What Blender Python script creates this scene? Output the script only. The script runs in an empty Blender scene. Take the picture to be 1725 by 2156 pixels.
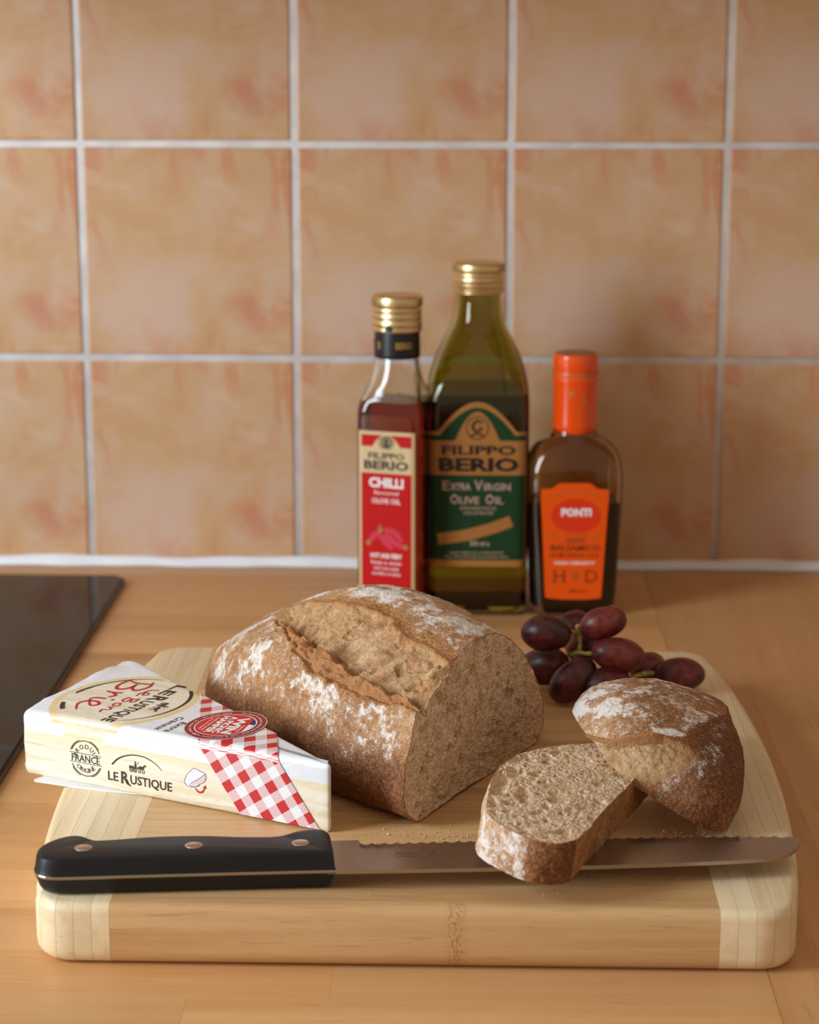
import bpy, bmesh, math, random
import numpy as np
from mathutils import Matrix, Vector

random.seed(7)
RNG = np.random.default_rng(11)
SC = bpy.context.scene
COL = SC.collection

# ---------------------------------------------------------------- camera
# wall plane y = 0, worktop z = 0, camera in front of it (y < 0); metres
cam_d = bpy.data.cameras.new('camera')
cam = bpy.data.objects.new('camera', cam_d)
COL.objects.link(cam)
TH, RO, YAW = .2209, .0012, -.0279
FW = np.array([math.sin(YAW) * math.cos(TH), math.cos(YAW) * math.cos(TH), -math.sin(TH)])
RT = np.array([math.cos(YAW), -math.sin(YAW), 0.0])
UP = np.cross(RT, FW)
RT, UP = math.cos(RO) * RT + math.sin(RO) * UP, -math.sin(RO) * RT + math.cos(RO) * UP
M = Matrix.Identity(4)
for i in range(3):
    M[i][0], M[i][1], M[i][2] = RT[i], UP[i], -FW[i]
M[0][3], M[1][3], M[2][3] = 0.0, -1.5601, .39198
cam.matrix_world = M
cam_d.sensor_fit = 'AUTO'
cam_d.sensor_width = 36.0
cam_d.lens = 4603 / 2156 * 36
cam_d.clip_start, cam_d.clip_end = .05, 30
cam_d.dof.use_dof = True
cam_d.dof.focus_distance = 1.035
cam_d.dof.aperture_fstop = 10.8
SC.camera = cam

# ---------------------------------------------------------------- light
world = bpy.data.worlds.new('room_light')
SC.world = world
world.use_nodes = True
world.node_tree.nodes['Background'].inputs[0].default_value = (1.0, .82, .64, 1)
world.node_tree.nodes['Background'].inputs[1].default_value = .41

win_d = bpy.data.lights.new('window_light', 'AREA')
win_d.shape = 'RECTANGLE'
win_d.size, win_d.size_y = .42, .85
win_d.energy = 21
win_d.color = (.77, .90, 1.0)
win = bpy.data.objects.new('window_light', win_d)
win.location = (-1.16, -1.05, .52)
win.rotation_euler = (Vector((.02, -.35, .08)) - Vector(win.location)).to_track_quat('-Z', 'Y').to_euler()
COL.objects.link(win)

SC.view_settings.view_transform = 'Standard'
SC.view_settings.look = 'None'
SC.view_settings.exposure = 0.0
SC.view_settings.gamma = 1.0
SC.view_settings.use_curve_mapping = False
SC.cycles.max_bounces = 14
SC.cycles.transmission_bounces = 14
SC.cycles.glossy_bounces = 6
SC.cycles.diffuse_bounces = 4
SC.cycles.use_denoising = True

# ---------------------------------------------------------------- helpers
def c(r, g, b):
    f = lambda v: (v / 255 / 12.92) if v / 255 <= .04045 else ((v / 255 + .055) / 1.055) ** 2.4
    return (f(r), f(g), f(b), 1.0)


class G:
    """Small node-graph builder around one Principled material."""
    def __init__(self, name, **kw):
        self.m = bpy.data.materials.new(name)
        self.m.use_nodes = True
        self.t = self.m.node_tree
        self.b = self.t.nodes['Principled BSDF']
        for k, v in kw.items():
            self.set(k.replace('_', ' '), v)

    def link(self, v, sock):
        if isinstance(v, bpy.types.NodeSocket):
            self.t.links.new(v, sock)
        else:
            sock.default_value = v

    def set(self, key, v):
        self.link(v, self.b.inputs[key])

    def n(self, typ, ins=None, out=0, **attrs):
        nd = self.t.nodes.new('ShaderNode' + typ)
        for k, v in attrs.items():
            setattr(nd, k, v)
        for k, v in (ins or {}).items():
            self.link(v, nd.inputs[k])
        return nd.outputs[out]

    def obj(self):
        return self.n('TexCoord', out='Object')

    def map(self, vec, scale=(1, 1, 1), loc=(0, 0, 0), rot=(0, 0, 0)):
        return self.n('Mapping', {'Vector': vec, 'Scale': scale, 'Location': loc, 'Rotation': rot})

    def noise(self, vec, scale, detail=3, rough=.5, dist=0.0):
        return self.n('TexNoise', {'Vector': vec, 'Scale': scale, 'Detail': detail, 'Roughness': rough, 'Distortion': dist})

    def vor(self, vec, scale, out=0, **kw):
        return self.n('TexVoronoi', {'Vector': vec, 'Scale': scale}, out=out, **kw)

    def m_(self, op, a, b=0.0, cl=False):
        return self.n('Math', {0: a, 1: b}, operation=op, use_clamp=cl)

    def mix(self, f, a, b, mode='MIX'):
        nd = self.t.nodes.new('ShaderNodeMix')
        nd.data_type = 'RGBA'
        nd.blend_type = mode
        self.link(f, nd.inputs[0]); self.link(a, nd.inputs[6]); self.link(b, nd.inputs[7])
        return nd.outputs[2]

    def ramp(self, f, stops, interp='LINEAR'):
        nd = self.t.nodes.new('ShaderNodeValToRGB')
        nd.color_ramp.interpolation = interp
        e = nd.color_ramp.elements
        while len(e) < len(stops):
            e.new(.5)
        for el, (p, col) in zip(e, stops):
            el.position = p
            el.color = col if isinstance(col, tuple) else (col, col, col, 1)
        self.link(f, nd.inputs[0])
        return nd.outputs[0]

    def step(self, v, lo, hi):
        return self.n('MapRange', {0: v, 1: lo, 2: hi, 3: 0.0, 4: 1.0}, interpolation_type='SMOOTHSTEP')

    def attr(self, name):
        return self.n('Attribute', out='Fac', attribute_name=name)

    def sep(self, vec):
        nd = self.t.nodes.new('ShaderNodeSeparateXYZ')
        self.link(vec, nd.inputs[0])
        return nd.outputs[0], nd.outputs[1], nd.outputs[2]

    def bump(self, h, strength=.5, dist=.001):
        self.set('Normal', self.n('Bump', {'Height': h, 'Strength': strength, 'Distance': dist}))


def plain(name, col, rough=.5, metal=0.0, **kw):
    g = G(name)
    g.set('Base Color', col); g.set('Roughness', rough); g.set('Metallic', metal)
    for k, v in kw.items():
        g.set(k.replace('_', ' '), v)
    return g.m


def mesh_np(name, V, F, mat=None, smooth=True, attrs=None):
    """Mesh from numpy arrays; F is a list of (k, n) arrays of equal-sided faces."""
    me = bpy.data.meshes.new(name)
    if isinstance(F, np.ndarray):
        F = [F]
    V = np.asarray(V, dtype=np.float32)
    nl = sum(f.size for f in F)
    nf = sum(len(f) for f in F)
    me.vertices.add(len(V)); me.vertices.foreach_set('co', V.ravel())
    me.loops.add(nl); me.loops.foreach_set('vertex_index', np.concatenate([f.ravel() for f in F]).astype(np.int32))
    me.polygons.add(nf)
    tot = np.concatenate([np.full(len(f), f.shape[1]) for f in F])
    me.polygons.foreach_set('loop_start', np.r_[0, np.cumsum(tot)[:-1]].astype(np.int32))
    me.polygons.foreach_set('loop_total', tot.astype(np.int32))
    me.update(calc_edges=True)
    me.validate()
    if smooth:
        me.polygons.foreach_set('use_smooth', np.ones(len(me.polygons), dtype=bool))
    for k, a in (attrs or {}).items():
        at = me.attributes.new(k, 'FLOAT', 'POINT')
        at.data.foreach_set('value', np.asarray(a, dtype=np.float32).ravel())
    if mat:
        me.materials.append(mat)
    return me


def link(name, me, parent=None, loc=None):
    o = bpy.data.objects.new(name, me)
    COL.objects.link(o)
    if parent:
        o.parent = parent
    if loc is not None:
        o.location = loc
    return o


def from_bm(name, bm, mat, parent=None, smooth=False, loc=None):
    me = bpy.data.meshes.new(name)
    bmesh.ops.recalc_face_normals(bm, faces=bm.faces[:])
    bm.to_mesh(me); bm.free()
    if smooth:
        me.polygons.foreach_set('use_smooth', np.ones(len(me.polygons), dtype=bool))
    me.materials.append(mat)
    return link(name, me, parent, loc)


def auto_smooth(o, deg=35):
    """Sharp edges by angle stay sharp, the rest smooth."""
    bm = bmesh.new(); bm.from_mesh(o.data)
    for f in bm.faces:
        f.smooth = True
    for e in bm.edges:
        if len(e.link_faces) == 2 and e.calc_face_angle(0) > math.radians(deg):
            e.smooth = False
    bm.to_mesh(o.data); bm.free()


def thing(name, label, cat, loc=(0, 0, 0), rz=0.0, group=None):
    o = bpy.data.objects.new(name, None)
    o.empty_display_size = .02
    COL.objects.link(o)
    o.location = loc
    o.rotation_euler = (0, 0, rz)
    o['label'] = label; o['category'] = cat
    if group:
        o['group'] = group
    return o


def box_bm(x0, x1, y0, y1, z0, z1, bev=0.0, seg=1):
    bm = bmesh.new()
    bmesh.ops.create_cube(bm, size=1)
    for v in bm.verts:
        v.co = (x0 + (v.co.x + .5) * (x1 - x0), y0 + (v.co.y + .5) * (y1 - y0), z0 + (v.co.z + .5) * (z1 - z0))
    if bev:
        bmesh.ops.bevel(bm, geom=bm.edges[:], offset=bev, segments=seg, affect='EDGES', profile=.5)
    return bm


def lathe(prof, n=48, rib=None):
    """Surface of revolution about z from (r, z) pairs; rib(i, k) scales a radius."""
    V = []
    for i, (r, z) in enumerate(prof):
        for k in range(n):
            a = 2 * math.pi * k / n
            q = r * (rib(i, k) if rib else 1)
            V.append((q * math.cos(a), q * math.sin(a), z))
    m = len(prof)
    F = [[i * n + k, i * n + (k + 1) % n, (i + 1) * n + (k + 1) % n, (i + 1) * n + k] for i in range(m - 1) for k in range(n)]
    return np.array(V), np.array(F)


def tube(pts, rad, n=8):
    """Closed tube along points with a radius per point (numpy verts, faces)."""
    pts = np.array(pts, float)
    V, F = [], []
    tn = np.gradient(pts, axis=0)
    tn /= np.linalg.norm(tn, axis=1)[:, None] + 1e-12
    ref = np.array([.31, .2, .93])
    for p, t, r in zip(pts, tn, rad):
        a = np.cross(t, ref); a /= np.linalg.norm(a)
        b = np.cross(t, a)
        for k in range(n):
            w = 2 * math.pi * k / n
            V.append(p + r * (math.cos(w) * a + math.sin(w) * b))
    for i in range(len(pts) - 1):
        for k in range(n):
            F.append([i * n + k, i * n + (k + 1) % n, (i + 1) * n + (k + 1) % n, (i + 1) * n + k])
    return np.array(V), np.array(F)


def hash3(ix, iy, iz, seed):
    h = (ix.astype(np.int64) * 374761393 + iy.astype(np.int64) * 668265263 + iz.astype(np.int64) * 2147483647 + seed * 974711) & 0xffffffff
    h = ((h ^ (h >> 13)) * 1274126177) & 0xffffffff
    h = ((h ^ (h >> 16)) * 2246822519) & 0xffffffff
    return ((h >> 8) & 0xffff).astype(np.float32) / 32767.5 - 1


def vnoise(P, f, seed=0):
    Q = P * f
    i = np.floor(Q).astype(np.int64)
    t = (Q - i).astype(np.float32)
    t = t * t * t * (t * (t * 6 - 15) + 10)
    r = 0
    for dx in (0, 1):
        wx = t[..., 0] if dx else 1 - t[..., 0]
        for dy in (0, 1):
            wy = t[..., 1] if dy else 1 - t[..., 1]
            for dz in (0, 1):
                wz = t[..., 2] if dz else 1 - t[..., 2]
                r = r + wx * wy * wz * hash3(i[..., 0] + dx, i[..., 1] + dy, i[..., 2] + dz, seed)
    return r


def fbm(P, f, octv=4, seed=0, gain=.5):
    a, s, tot = 1.0, 0, 0
    for o in range(octv):
        s = s + a * vnoise(P + o * 7.31, f * 2 ** o, seed + o)
        tot += a
        a *= gain
    return s / tot


def sst(lo, hi, x):
    t = np.clip((x - lo) / (hi - lo), 0, 1)
    return t * t * (3 - 2 * t)
# ---------------------------------------------------------------- materials of the setting
def mat_tile():
    g = G('glazed_terracotta_tile')
    o = g.obj()
    x, y, z = g.sep(o)
    cloud = g.noise(o, 16, 4, .55, .4)
    cloud2 = g.noise(g.map(o, loc=(.4, .2, .7)), 34, 4, .6, .6)
    col = g.ramp(cloud, [(.32, c(200, 150, 104)), (.47, c(206, 164, 122)), (.62, c(208, 174, 146))])
    # warm tongues of colour near the printed edges of every tile
    streak = g.noise(g.map(o, scale=(1, 1, .35), loc=(.3, 0, .1)), 42, 4, .6, .8)
    edge = g.m_('MAXIMUM', g.m_('ABSOLUTE', x), g.m_('ABSOLUTE', z))
    ef = g.m_('MULTIPLY', g.step(edge, .035, .072), g.step(streak, .47, .66))
    col = g.mix(g.m_('MULTIPLY', ef, .6), col, c(202, 124, 82))
    # the blush in the lower right corner and the pale patch in the lower left
    dx = g.m_('SUBTRACT', x, .050); dz = g.m_('ADD', z, .040)
    d = g.m_('SQRT', g.m_('ADD', g.m_('MULTIPLY', dx, dx), g.m_('MULTIPLY', dz, dz)))
    col = g.mix(g.m_('MULTIPLY', g.m_('SUBTRACT', 1.0, g.step(d, .006, .034)), g.m_('MULTIPLY', g.step(cloud2, .36, .66), .55)), col, c(196, 110, 80))
    dx = g.m_('ADD', x, .035); dz = g.m_('ADD', z, .045)
    d = g.m_('SQRT', g.m_('ADD', g.m_('MULTIPLY', dx, dx), g.m_('MULTIPLY', dz, dz)))
    col = g.mix(g.m_('MULTIPLY', g.m_('SUBTRACT', 1.0, g.step(d, .01, .05)), .5), col, c(216, 184, 168))
    pale = g.noise(g.map(o, scale=(.45, 1, 1.3), loc=(.1, 0, .5)), 38, 4, .6, .7)
    col = g.mix(g.m_('MULTIPLY', g.step(pale, .53, .70), .4), col, c(218, 186, 162))
    g.set('Base Color', col)
    g.set('Roughness', .38)
    g.bump(g.noise(o, 60, 3), .08, .0008)
    return g.m


def mat_wood(name, along, cols, fine=420, dark=(0, 0, 0, 1), dark_amt=.25, rough=.45, rand=.35, seed=0.0, pores=0.0, rings=26):
    """Long-grained timber; `along` is 0 for grain along x, 1 for grain along y."""
    g = G(name)
    o = g.n('TexCoord', out='Object')
    rnd = g.n('ObjectInfo', out='Random')
    off = g.n('CombineXYZ', {0: g.m_('MULTIPLY', rnd, 17.0), 1: g.m_('MULTIPLY', rnd, 9.0), 2: seed})
    v = g.n('VectorMath', {0: o, 1: off}, operation='ADD')
    sc = [1, 1, 1]; sc[along] = .05
    v1 = g.map(v, scale=tuple(sc))
    broad = g.noise(v1, rings, 4, .55, 1.0)
    fineg = g.noise(v1, fine, 3, .6, .3)
    f = g.m_('ADD', g.m_('MULTIPLY', broad, .75), g.m_('MULTIPLY', fineg, .25))
    col = g.ramp(f, [(.33, cols[0]), (.5, cols[1]), (.66, cols[2])])
    col = g.mix(g.m_('MULTIPLY', g.step(fineg, .55, .72), dark_amt), col, dark)
    lift = g.m_('MULTIPLY', g.m_('SUBTRACT', rnd, .5), rand)
    col = g.n('HueSaturation', {'Value': g.m_('ADD', 1.0, lift), 'Color': col})
    g.set('Base Color', col)
    g.set('Roughness', g.m_('ADD', rough - .06, g.m_('MULTIPLY', fineg, .12)))
    g.bump(f, .06, .0006)
    return g.m


M_TILE = mat_tile()
M_GROUT = G('pale_grout')
_o = M_GROUT.obj()
M_GROUT.set('Base Color', M_GROUT.ramp(M_GROUT.noise(_o, 40, 4), [(.35, c(214, 210, 210)), (.7, c(236, 234, 234))]))
M_GROUT.set('Roughness', .8)
M_GROUT.bump(M_GROUT.noise(_o, 400, 3), .3, .0005)
M_GROUT = M_GROUT.m
M_SEAL = plain('white_sealant', c(238, 240, 244), .35)
BEECH = (c(194, 141, 88), c(210, 158, 103), c(219, 170, 118))
M_BEECH_X = mat_wood('oiled_beech_cross', 0, BEECH, dark=c(150, 92, 46), dark_amt=.35, rand=.22, rough=.42)
M_BEECH_Y = mat_wood('oiled_beech_deep', 1, BEECH, dark=c(150, 92, 46), dark_amt=.35, rand=.22, rough=.42, seed=3.0)
M_HOB = G('black_ceramic_glass', Base_Color=c(15, 14, 14), Roughness=.05, IOR=1.22)
M_HOB = M_HOB.m

# ---------------------------------------------------------------- wall of tiles
PITCH, GAP = .1525, .0046
wall = link('wall_back', mesh_np('wall_back', [(-1.3, .0012, -.05), (1.3, .0012, -.05), (1.3, .0012, .95), (-1.3, .0012, .95),
                                               (-1.3, .12, -.05), (1.3, .12, -.05), (1.3, .12, .95), (-1.3, .12, .95)],
                                 np.array([[0, 1, 2, 3], [5, 4, 7, 6], [4, 0, 3, 7], [1, 5, 6, 2], [3, 2, 6, 7], [4, 5, 1, 0]]), M_GROUT, smooth=False))
wall['kind'] = 'structure'
wall['label'] = 'kitchen wall with square terracotta tiles in white grout'
hw = (PITCH - GAP) / 2
bm = box_bm(-hw, hw, -.004, .004, -hw, hw, .0014, 2)
tile_me = bpy.data.meshes.new('tile')
bm.to_mesh(tile_me); bm.free()
tile_me.materials.append(M_TILE)
for r in range(-1, 5):
    for q in range(-7, 11):
        x = -.2779 + (q - .5) * PITCH
        z = .15428 + (r - .5) * PITCH
        if abs(x) > 1.22 or z < .05:
            continue
        t = bpy.data.objects.new('tile', tile_me)
        COL.objects.link(t)
        t.parent = wall
        t.location = (x + RNG.normal() * .0002, .0040 + RNG.normal() * .0001, z + RNG.normal() * .0002)
        t.rotation_euler = (RNG.normal() * .0012, RNG.normal() * .0012, RNG.normal() * .0015)

# sealant bead where the wall meets the worktop
prof = [(0.0, .0072), (-.0012, .0070), (-.0030, .0052), (-.0050, .0030), (-.0062, .0004), (0.0, .0002)]
xs = np.linspace(-.9, .9, 180)
V = np.array([(x, y * (1 + .12 * math.sin(x * 61 + y * 900) + .1 * math.sin(x * 143)), z * (1 + .10 * math.sin(x * 37) + .06 * math.sin(x * 97))) for x in xs for y, z in prof])
k = len(prof)
F = np.array([[i * k + j, (i + 1) * k + j, (i + 1) * k + (j + 1) % k, i * k + (j + 1) % k] for i in range(len(xs) - 1) for j in range(k)])
seal = link('trim_1', mesh_np('trim_1', V, F, M_SEAL))
seal['kind'] = 'structure'
seal['label'] = 'white sealant bead between tiles and worktop'

# ---------------------------------------------------------------- worktops, stave by stave
def stave(parent, x0, x1, y0, y1, mat):
    g = .0
    bm = box_bm(x0 + g, x1 - g, y0 + g, y1 - g, -.038, 0.0)
    top = [e for e in bm.edges if all(v.co.z > -.001 for v in e.verts)]
    bmesh.ops.bevel(bm, geom=top, offset=.00012, segments=1, affect='EDGES')
    cx, cy = (x0 + x1) / 2, (y0 + y1) / 2
    for v in bm.verts:
        v.co.x -= cx; v.co.y -= cy
    from_bm('stave', bm, mat, parent, loc=(cx, cy, 0))

SEAM = .1275
SW = .0455
wt = thing('worktop', 'oiled beech block worktop with staves running left to right under the bread board', 'worktop')
y = -.0022
row = 0
while y > -.93:
    x = -.75 - random.random() * .3
    first = True
    cuts = []
    while x < SEAM - .12:
        x += random.uniform(.28, .62)
        cuts.append(x)
    cuts = [q for q in cuts if q < SEAM - .06]
    if row == 16:
        cuts = [-.52, -.1145]
    edges = [-.95] + [q for q in cuts if q > -.9] + [SEAM]
    for a, b in zip(edges[:-1], edges[1:]):
        stave(wt, a, b, y - SW, y, M_BEECH_X)
    y -= SW
    row += 1
wt2 = thing('worktop', 'second beech worktop on the right, its staves running away to the wall', 'worktop')
x = SEAM + .0003
while x < .62:
    yy = -.0022
    while yy > -.957:
        L = random.uniform(.3, .6)
        y2 = max(yy - L, -.9577)
        stave(wt2, x, x + .0425, y2, yy, M_BEECH_Y)
        yy = y2
    x += .0425

# ---------------------------------------------------------------- hob
hob = thing('hob', 'black glass hob at the left edge, flat on the beech worktop', 'hob', (-.53, -.31, 0))
bm = box_bm(-.285, .285, -.26, .26, 0.0002, .0052)
vert_e = [e for e in bm.edges if abs(e.verts[0].co.z - e.verts[1].co.z) > .003]
bmesh.ops.bevel(bm, geom=vert_e, offset=.004, segments=4, affect='EDGES')
top = [e for e in bm.edges if all(v.co.z > .005 for v in e.verts)]
bmesh.ops.bevel(bm, geom=top, offset=.0018, segments=3, affect='EDGES')
o = from_bm('glass_plate', bm, M_HOB, hob); auto_smooth(o)

# ---------------------------------------------------------------- room beyond the frame: floor and the wall cabinet whose shade falls on the top tiles
floor = link('floor', mesh_np('floor', [(-2.4, -2.6, -.9), (2.4, -2.6, -.9), (2.4, .1, -.9), (-2.4, .1, -.9)], np.array([[0, 1, 2, 3]]), plain('floor_tile', c(176, 160, 140), .5), smooth=False))
floor['kind'] = 'structure'
floor['label'] = 'pale kitchen floor below the worktops'

M_CAB = plain('cabinet_front', c(206, 188, 160), .4)
cab = thing('wall_cabinet', 'pale wall cabinet above the tiles, over the bottles', 'cabinet', (.45, 0, .472))
from_bm('body', box_bm(-.95, .95, -.315, .0, 0, .44, .001), M_CAB, cab)
for k in range(3):
    from_bm('door', box_bm(-.945 + .632 * k, -.945 + .632 * k + .626, -.335, -.316, -.004, .44, .002), M_CAB, cab)
# ---------------------------------------------------------------- bamboo bread board
BZ = .028
M_BAM = mat_wood('bamboo_caramel', 0, (c(196, 150, 98), c(214, 170, 118), c(224, 187, 137)), fine=700, dark=c(150, 98, 50), dark_amt=.42, rand=.13, rough=.45, rings=60)
M_BAM_END = mat_wood('bamboo_pale', 1, (c(224, 197, 152), c(236, 212, 172), c(242, 224, 189)), fine=640, dark=c(198, 160, 100), dark_amt=.38, rand=.10, rough=.45, rings=70)


def board_outline(inset=0.0):
    """Barrel outline: straight long sides, bowed ends, rounded corners."""
    yf, yb = -.7005, -.3085
    ym, hl = (yf + yb) / 2, (yb - yf) / 2
    xl, xr = -.1985, .1545
    def xend(y, side):
        t = (y - ym - .0) / hl
        bow = .0145 * t * t + .003 * t ** 8
        return (xr - bow) if side > 0 else (xl + bow)
    pts = []
    rc = .017
    def corner(cx, cy, a0):
        for k in range(9):
            a = a0 + math.pi / 2 * k / 8
            pts.append((cx + rc * math.cos(a), cy + rc * math.sin(a)))
    pr = [(xend(y, 1), y) for y in np.linspace(yf + rc, yb - rc, 25)]
    pl = [(xend(y, -1), y) for y in np.linspace(yb - rc, yf + rc, 25)]
    corner(pr[0][0] - rc, yf + rc, -math.pi / 2)
    pts += pr[1:-1]
    corner(pr[-1][0] - rc, yb - rc, 0)
    corner(pl[0][0] + rc, yb - rc, math.pi / 2)
    pts += pl[1:-1]
    corner(pl[-1][0] + rc, yf + rc, math.pi)
    P = np.array(pts)
    if inset:
        d = np.roll(P, -1, 0) - np.roll(P, 1, 0)
        nrm = np.stack([-d[:, 1], d[:, 0]], -1); nrm /= np.linalg.norm(nrm, axis=1)[:, None]
        P = P + nrm * inset
    return P

lay = []
r_b, r_t = .0075, .0042
for k in range(6):
    a = math.pi / 2 * k / 5
    lay.append((r_b * (1 - math.sin(a)), r_b * (1 - math.cos(a))))
for k in range(6):
    a = math.pi / 2 * k / 5
    lay.append((r_t * (1 - math.cos(a)), BZ - r_t + r_t * math.sin(a)))
rings = [np.c_[board_outline(i), np.full(len(board_outline()), z)] for i, z in lay]
n = len(rings[0])
full = bmesh.new()
vv = [[full.verts.new(p) for p in R] for R in rings]
for i in range(len(rings) - 1):
    for j in range(n):
        full.faces.new((vv[i][j], vv[i][(j + 1) % n], vv[i + 1][(j + 1) % n], vv[i + 1][j]))
full.faces.new(vv[0][::-1]); full.faces.new(vv[-1])
bmesh.ops.recalc_face_normals(full, faces=full.faces[:])

def add_node(m):
    # the brown ring mark of a bamboo node, placed per strip by its node_x property
    nt = m.node_tree; b = nt.nodes['Principled BSDF']
    src = b.inputs['Base Color'].links[0].from_socket
    g = G.__new__(G); g.m, g.t, g.b = m, nt, b
    x, y, z = g.sep(g.obj())
    n0 = g.n('Attribute', out='Fac', attribute_name='node_x', attribute_type='OBJECT')
    d = g.m_('ABSOLUTE', g.m_('SUBTRACT', x, n0))
    sp = g.noise(g.map(g.obj(), scale=(1, .6, .6)), 900, 3, .65)
    k = g.m_('MULTIPLY', g.m_('SUBTRACT', 1.0, g.step(d, .0005, .0062)), g.step(sp, .44, .60))
    g.set('Base Color', g.mix(g.m_('MULTIPLY', k, .62), src, c(150, 92, 40)))

add_node(M_BAM)
board = thing('bread_board', 'bamboo bread board with pale bowed end strips carrying bread, knife and grapes', 'board')

def piece(x0, x1, y0, y1, name, mat):
    bm = full.copy()
    for co, no in (((x0, 0, 0), (-1, 0, 0)), ((x1, 0, 0), (1, 0, 0)), ((0, y0, 0), (0, -1, 0)), ((0, y1, 0), (0, 1, 0))):
        r = bmesh.ops.bisect_plane(bm, geom=bm.verts[:] + bm.edges[:] + bm.faces[:], dist=1e-7, plane_co=co, plane_no=no, clear_outer=True)
        ed = [e for e in r['geom_cut'] if isinstance(e, bmesh.types.BMEdge)]
        if ed:
            bmesh.ops.holes_fill(bm, edges=ed, sides=0)
    if not bm.faces:
        bm.free(); return
    # a hairline bevel keeps the glue joints readable
    mn = [min(v.co[i] for v in bm.verts) for i in range(3)]; mx = [max(v.co[i] for v in bm.verts) for i in range(3)]
    cx, cy = (mn[0] + mx[0]) / 2, (mn[1] + mx[1]) / 2
    for v in bm.verts:
        v.co.x -= cx; v.co.y -= cy
    o = from_bm(name, bm, mat, board, loc=(cx, cy, 0))
    auto_smooth(o, 28)
    if name == 'core_strip':
        o['node_x'] = .0180 if y0 < -.75 else random.uniform(-.5, .5)

IL, IR, LW = -.1508, .1066, .0077
ends_l = [-.30] + [IL - LW * k for k in range(5, -1, -1)]
ends_r = [IR + LW * k for k in range(0, 6)] + [.30]
gp = .00006
for a, b in zip(ends_l[:-1], ends_l[1:]):
    piece(a + gp, b - gp, -1, 0, 'end_strip', M_BAM_END)
for a, b in zip(ends_r[:-1], ends_r[1:]):
    piece(a + gp, b - gp, -1, 0, 'end_strip', M_BAM_END)
ys = [-.80, -.6925]
while ys[-1] < -.31:
    ys.append(ys[-1] + random.uniform(.0135, .0205))
for a, b in zip(ys[:-1], ys[1:]):
    piece(IL + gp, IR - gp, a + gp, b - gp, 'core_strip', M_BAM)
full.free()
# ---------------------------------------------------------------- bread
def mat_crust():
    g = G('floury_crust')
    o = g.obj()
    n1 = g.noise(o, 95, 4, .6)
    n2 = g.noise(o, 620, 3, .6)
    n3 = g.noise(o, 1500, 2, .6)
    brown = g.attr('brown'); flour = g.attr('flour'); torn = g.attr('torn'); lip = g.attr('lip')
    f = g.m_('ADD', g.m_('ADD', g.m_('MULTIPLY', brown, .60), g.m_('MULTIPLY', n1, .30)), g.m_('ADD', g.m_('MULTIPLY', g.m_('SUBTRACT', n2, .5), 1.15), g.m_('ADD', .10, g.m_('MULTIPLY', g.m_('SUBTRACT', n3, .5), .5))))
    col = g.ramp(f, [(.14, c(212, 168, 118)), (.38, c(184, 131, 78)), (.62, c(146, 90, 44)), (.90, c(92, 49, 21))])
    tcol = g.ramp(g.m_('ADD', g.m_('MULTIPLY', n1, .5), g.m_('MULTIPLY', n2, .5)), [(.34, c(158, 116, 74)), (.5, c(190, 150, 106)), (.64, c(214, 180, 138))])
    col = g.mix(torn, col, tcol)
    lcol = g.ramp(n2, [(.35, c(164, 98, 50)), (.65, c(204, 146, 90))])
    col = g.mix(g.m_('MULTIPLY', lip, .8), col, lcol)
    n4 = g.noise(o, 290, 3, .65)
    grain = g.m_('ADD', g.m_('MULTIPLY', g.m_('SUBTRACT', n2, .5), 1.5), g.m_('ADD', g.m_('MULTIPLY', g.m_('SUBTRACT', n3, .5), 1.2), g.m_('MULTIPLY', g.m_('SUBTRACT', n4, .5), 1.5)))
    ff = g.step(g.m_('ADD', flour, g.m_('MULTIPLY', grain, g.step(flour, .02, .2))), .30, 1.0)
    col = g.mix(g.m_('MULTIPLY', ff, .92), col, c(238, 230, 222))
    g.set('Base Color', col)
    g.set('Roughness', g.m_('SUBTRACT', .72, g.m_('MULTIPLY', g.m_('MULTIPLY', brown, .2), g.m_('SUBTRACT', 1.0, ff))))
    h = g.m_('ADD', g.m_('MULTIPLY', n2, .6), g.m_('MULTIPLY', n3, .4))
    g.bump(h, .9, .0014)
    return g.m


def mat_crumb():
    g = G('wholemeal_crumb')
    o = g.obj()
    n1 = g.noise(o, 160, 4, .6)
    n2 = g.noise(o, 900, 3, .6)
    n3 = g.noise(o, 2200, 2, .6)
    f = g.m_('ADD', g.m_('MULTIPLY', n1, .35), g.m_('MULTIPLY', n2, .65))
    col = g.ramp(f, [(.36, c(182, 144, 106)), (.5, c(222, 190, 154)), (.62, c(244, 222, 196))])
    col = g.mix(g.step(g.attr('rim'), .35, 1.0), col, c(168, 108, 58))
    col = g.mix(g.m_('MULTIPLY', g.step(n3, .62, .72), .5), col, c(116, 78, 50))
    g.set('Base Color', col)
    g.set('Roughness', .9)
    v = g.vor(o, 700)
    h = g.m_('ADD', g.m_('MULTIPLY', n2, .5), g.m_('ADD', g.m_('MULTIPLY', n3, .3), g.m_('MULTIPLY', v, .5)))
    g.bump(h, .55, .0009)
    return g.m


M_CRUST, M_CRUMB = mat_crust(), mat_crumb()

DP = np.array([(.000, .000), (-.010, .0055), (-.0145, .0145), (-.0148, .022), (-.0133, .0295), (-.0101, .0391), (-.0058, .0484), (0, .0545),
               (.0075, .059), (.0227, .0645), (.0362, .0695), (.0466, .0722), (.0584, .0741), (.0704, .0733), (.084, .0704), (.098, .0641),
               (.1151, .0529), (.126, .0407), (.1358, .028), (.1403, .0179), (.1393, .0062), (.13, .0005)])


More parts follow.
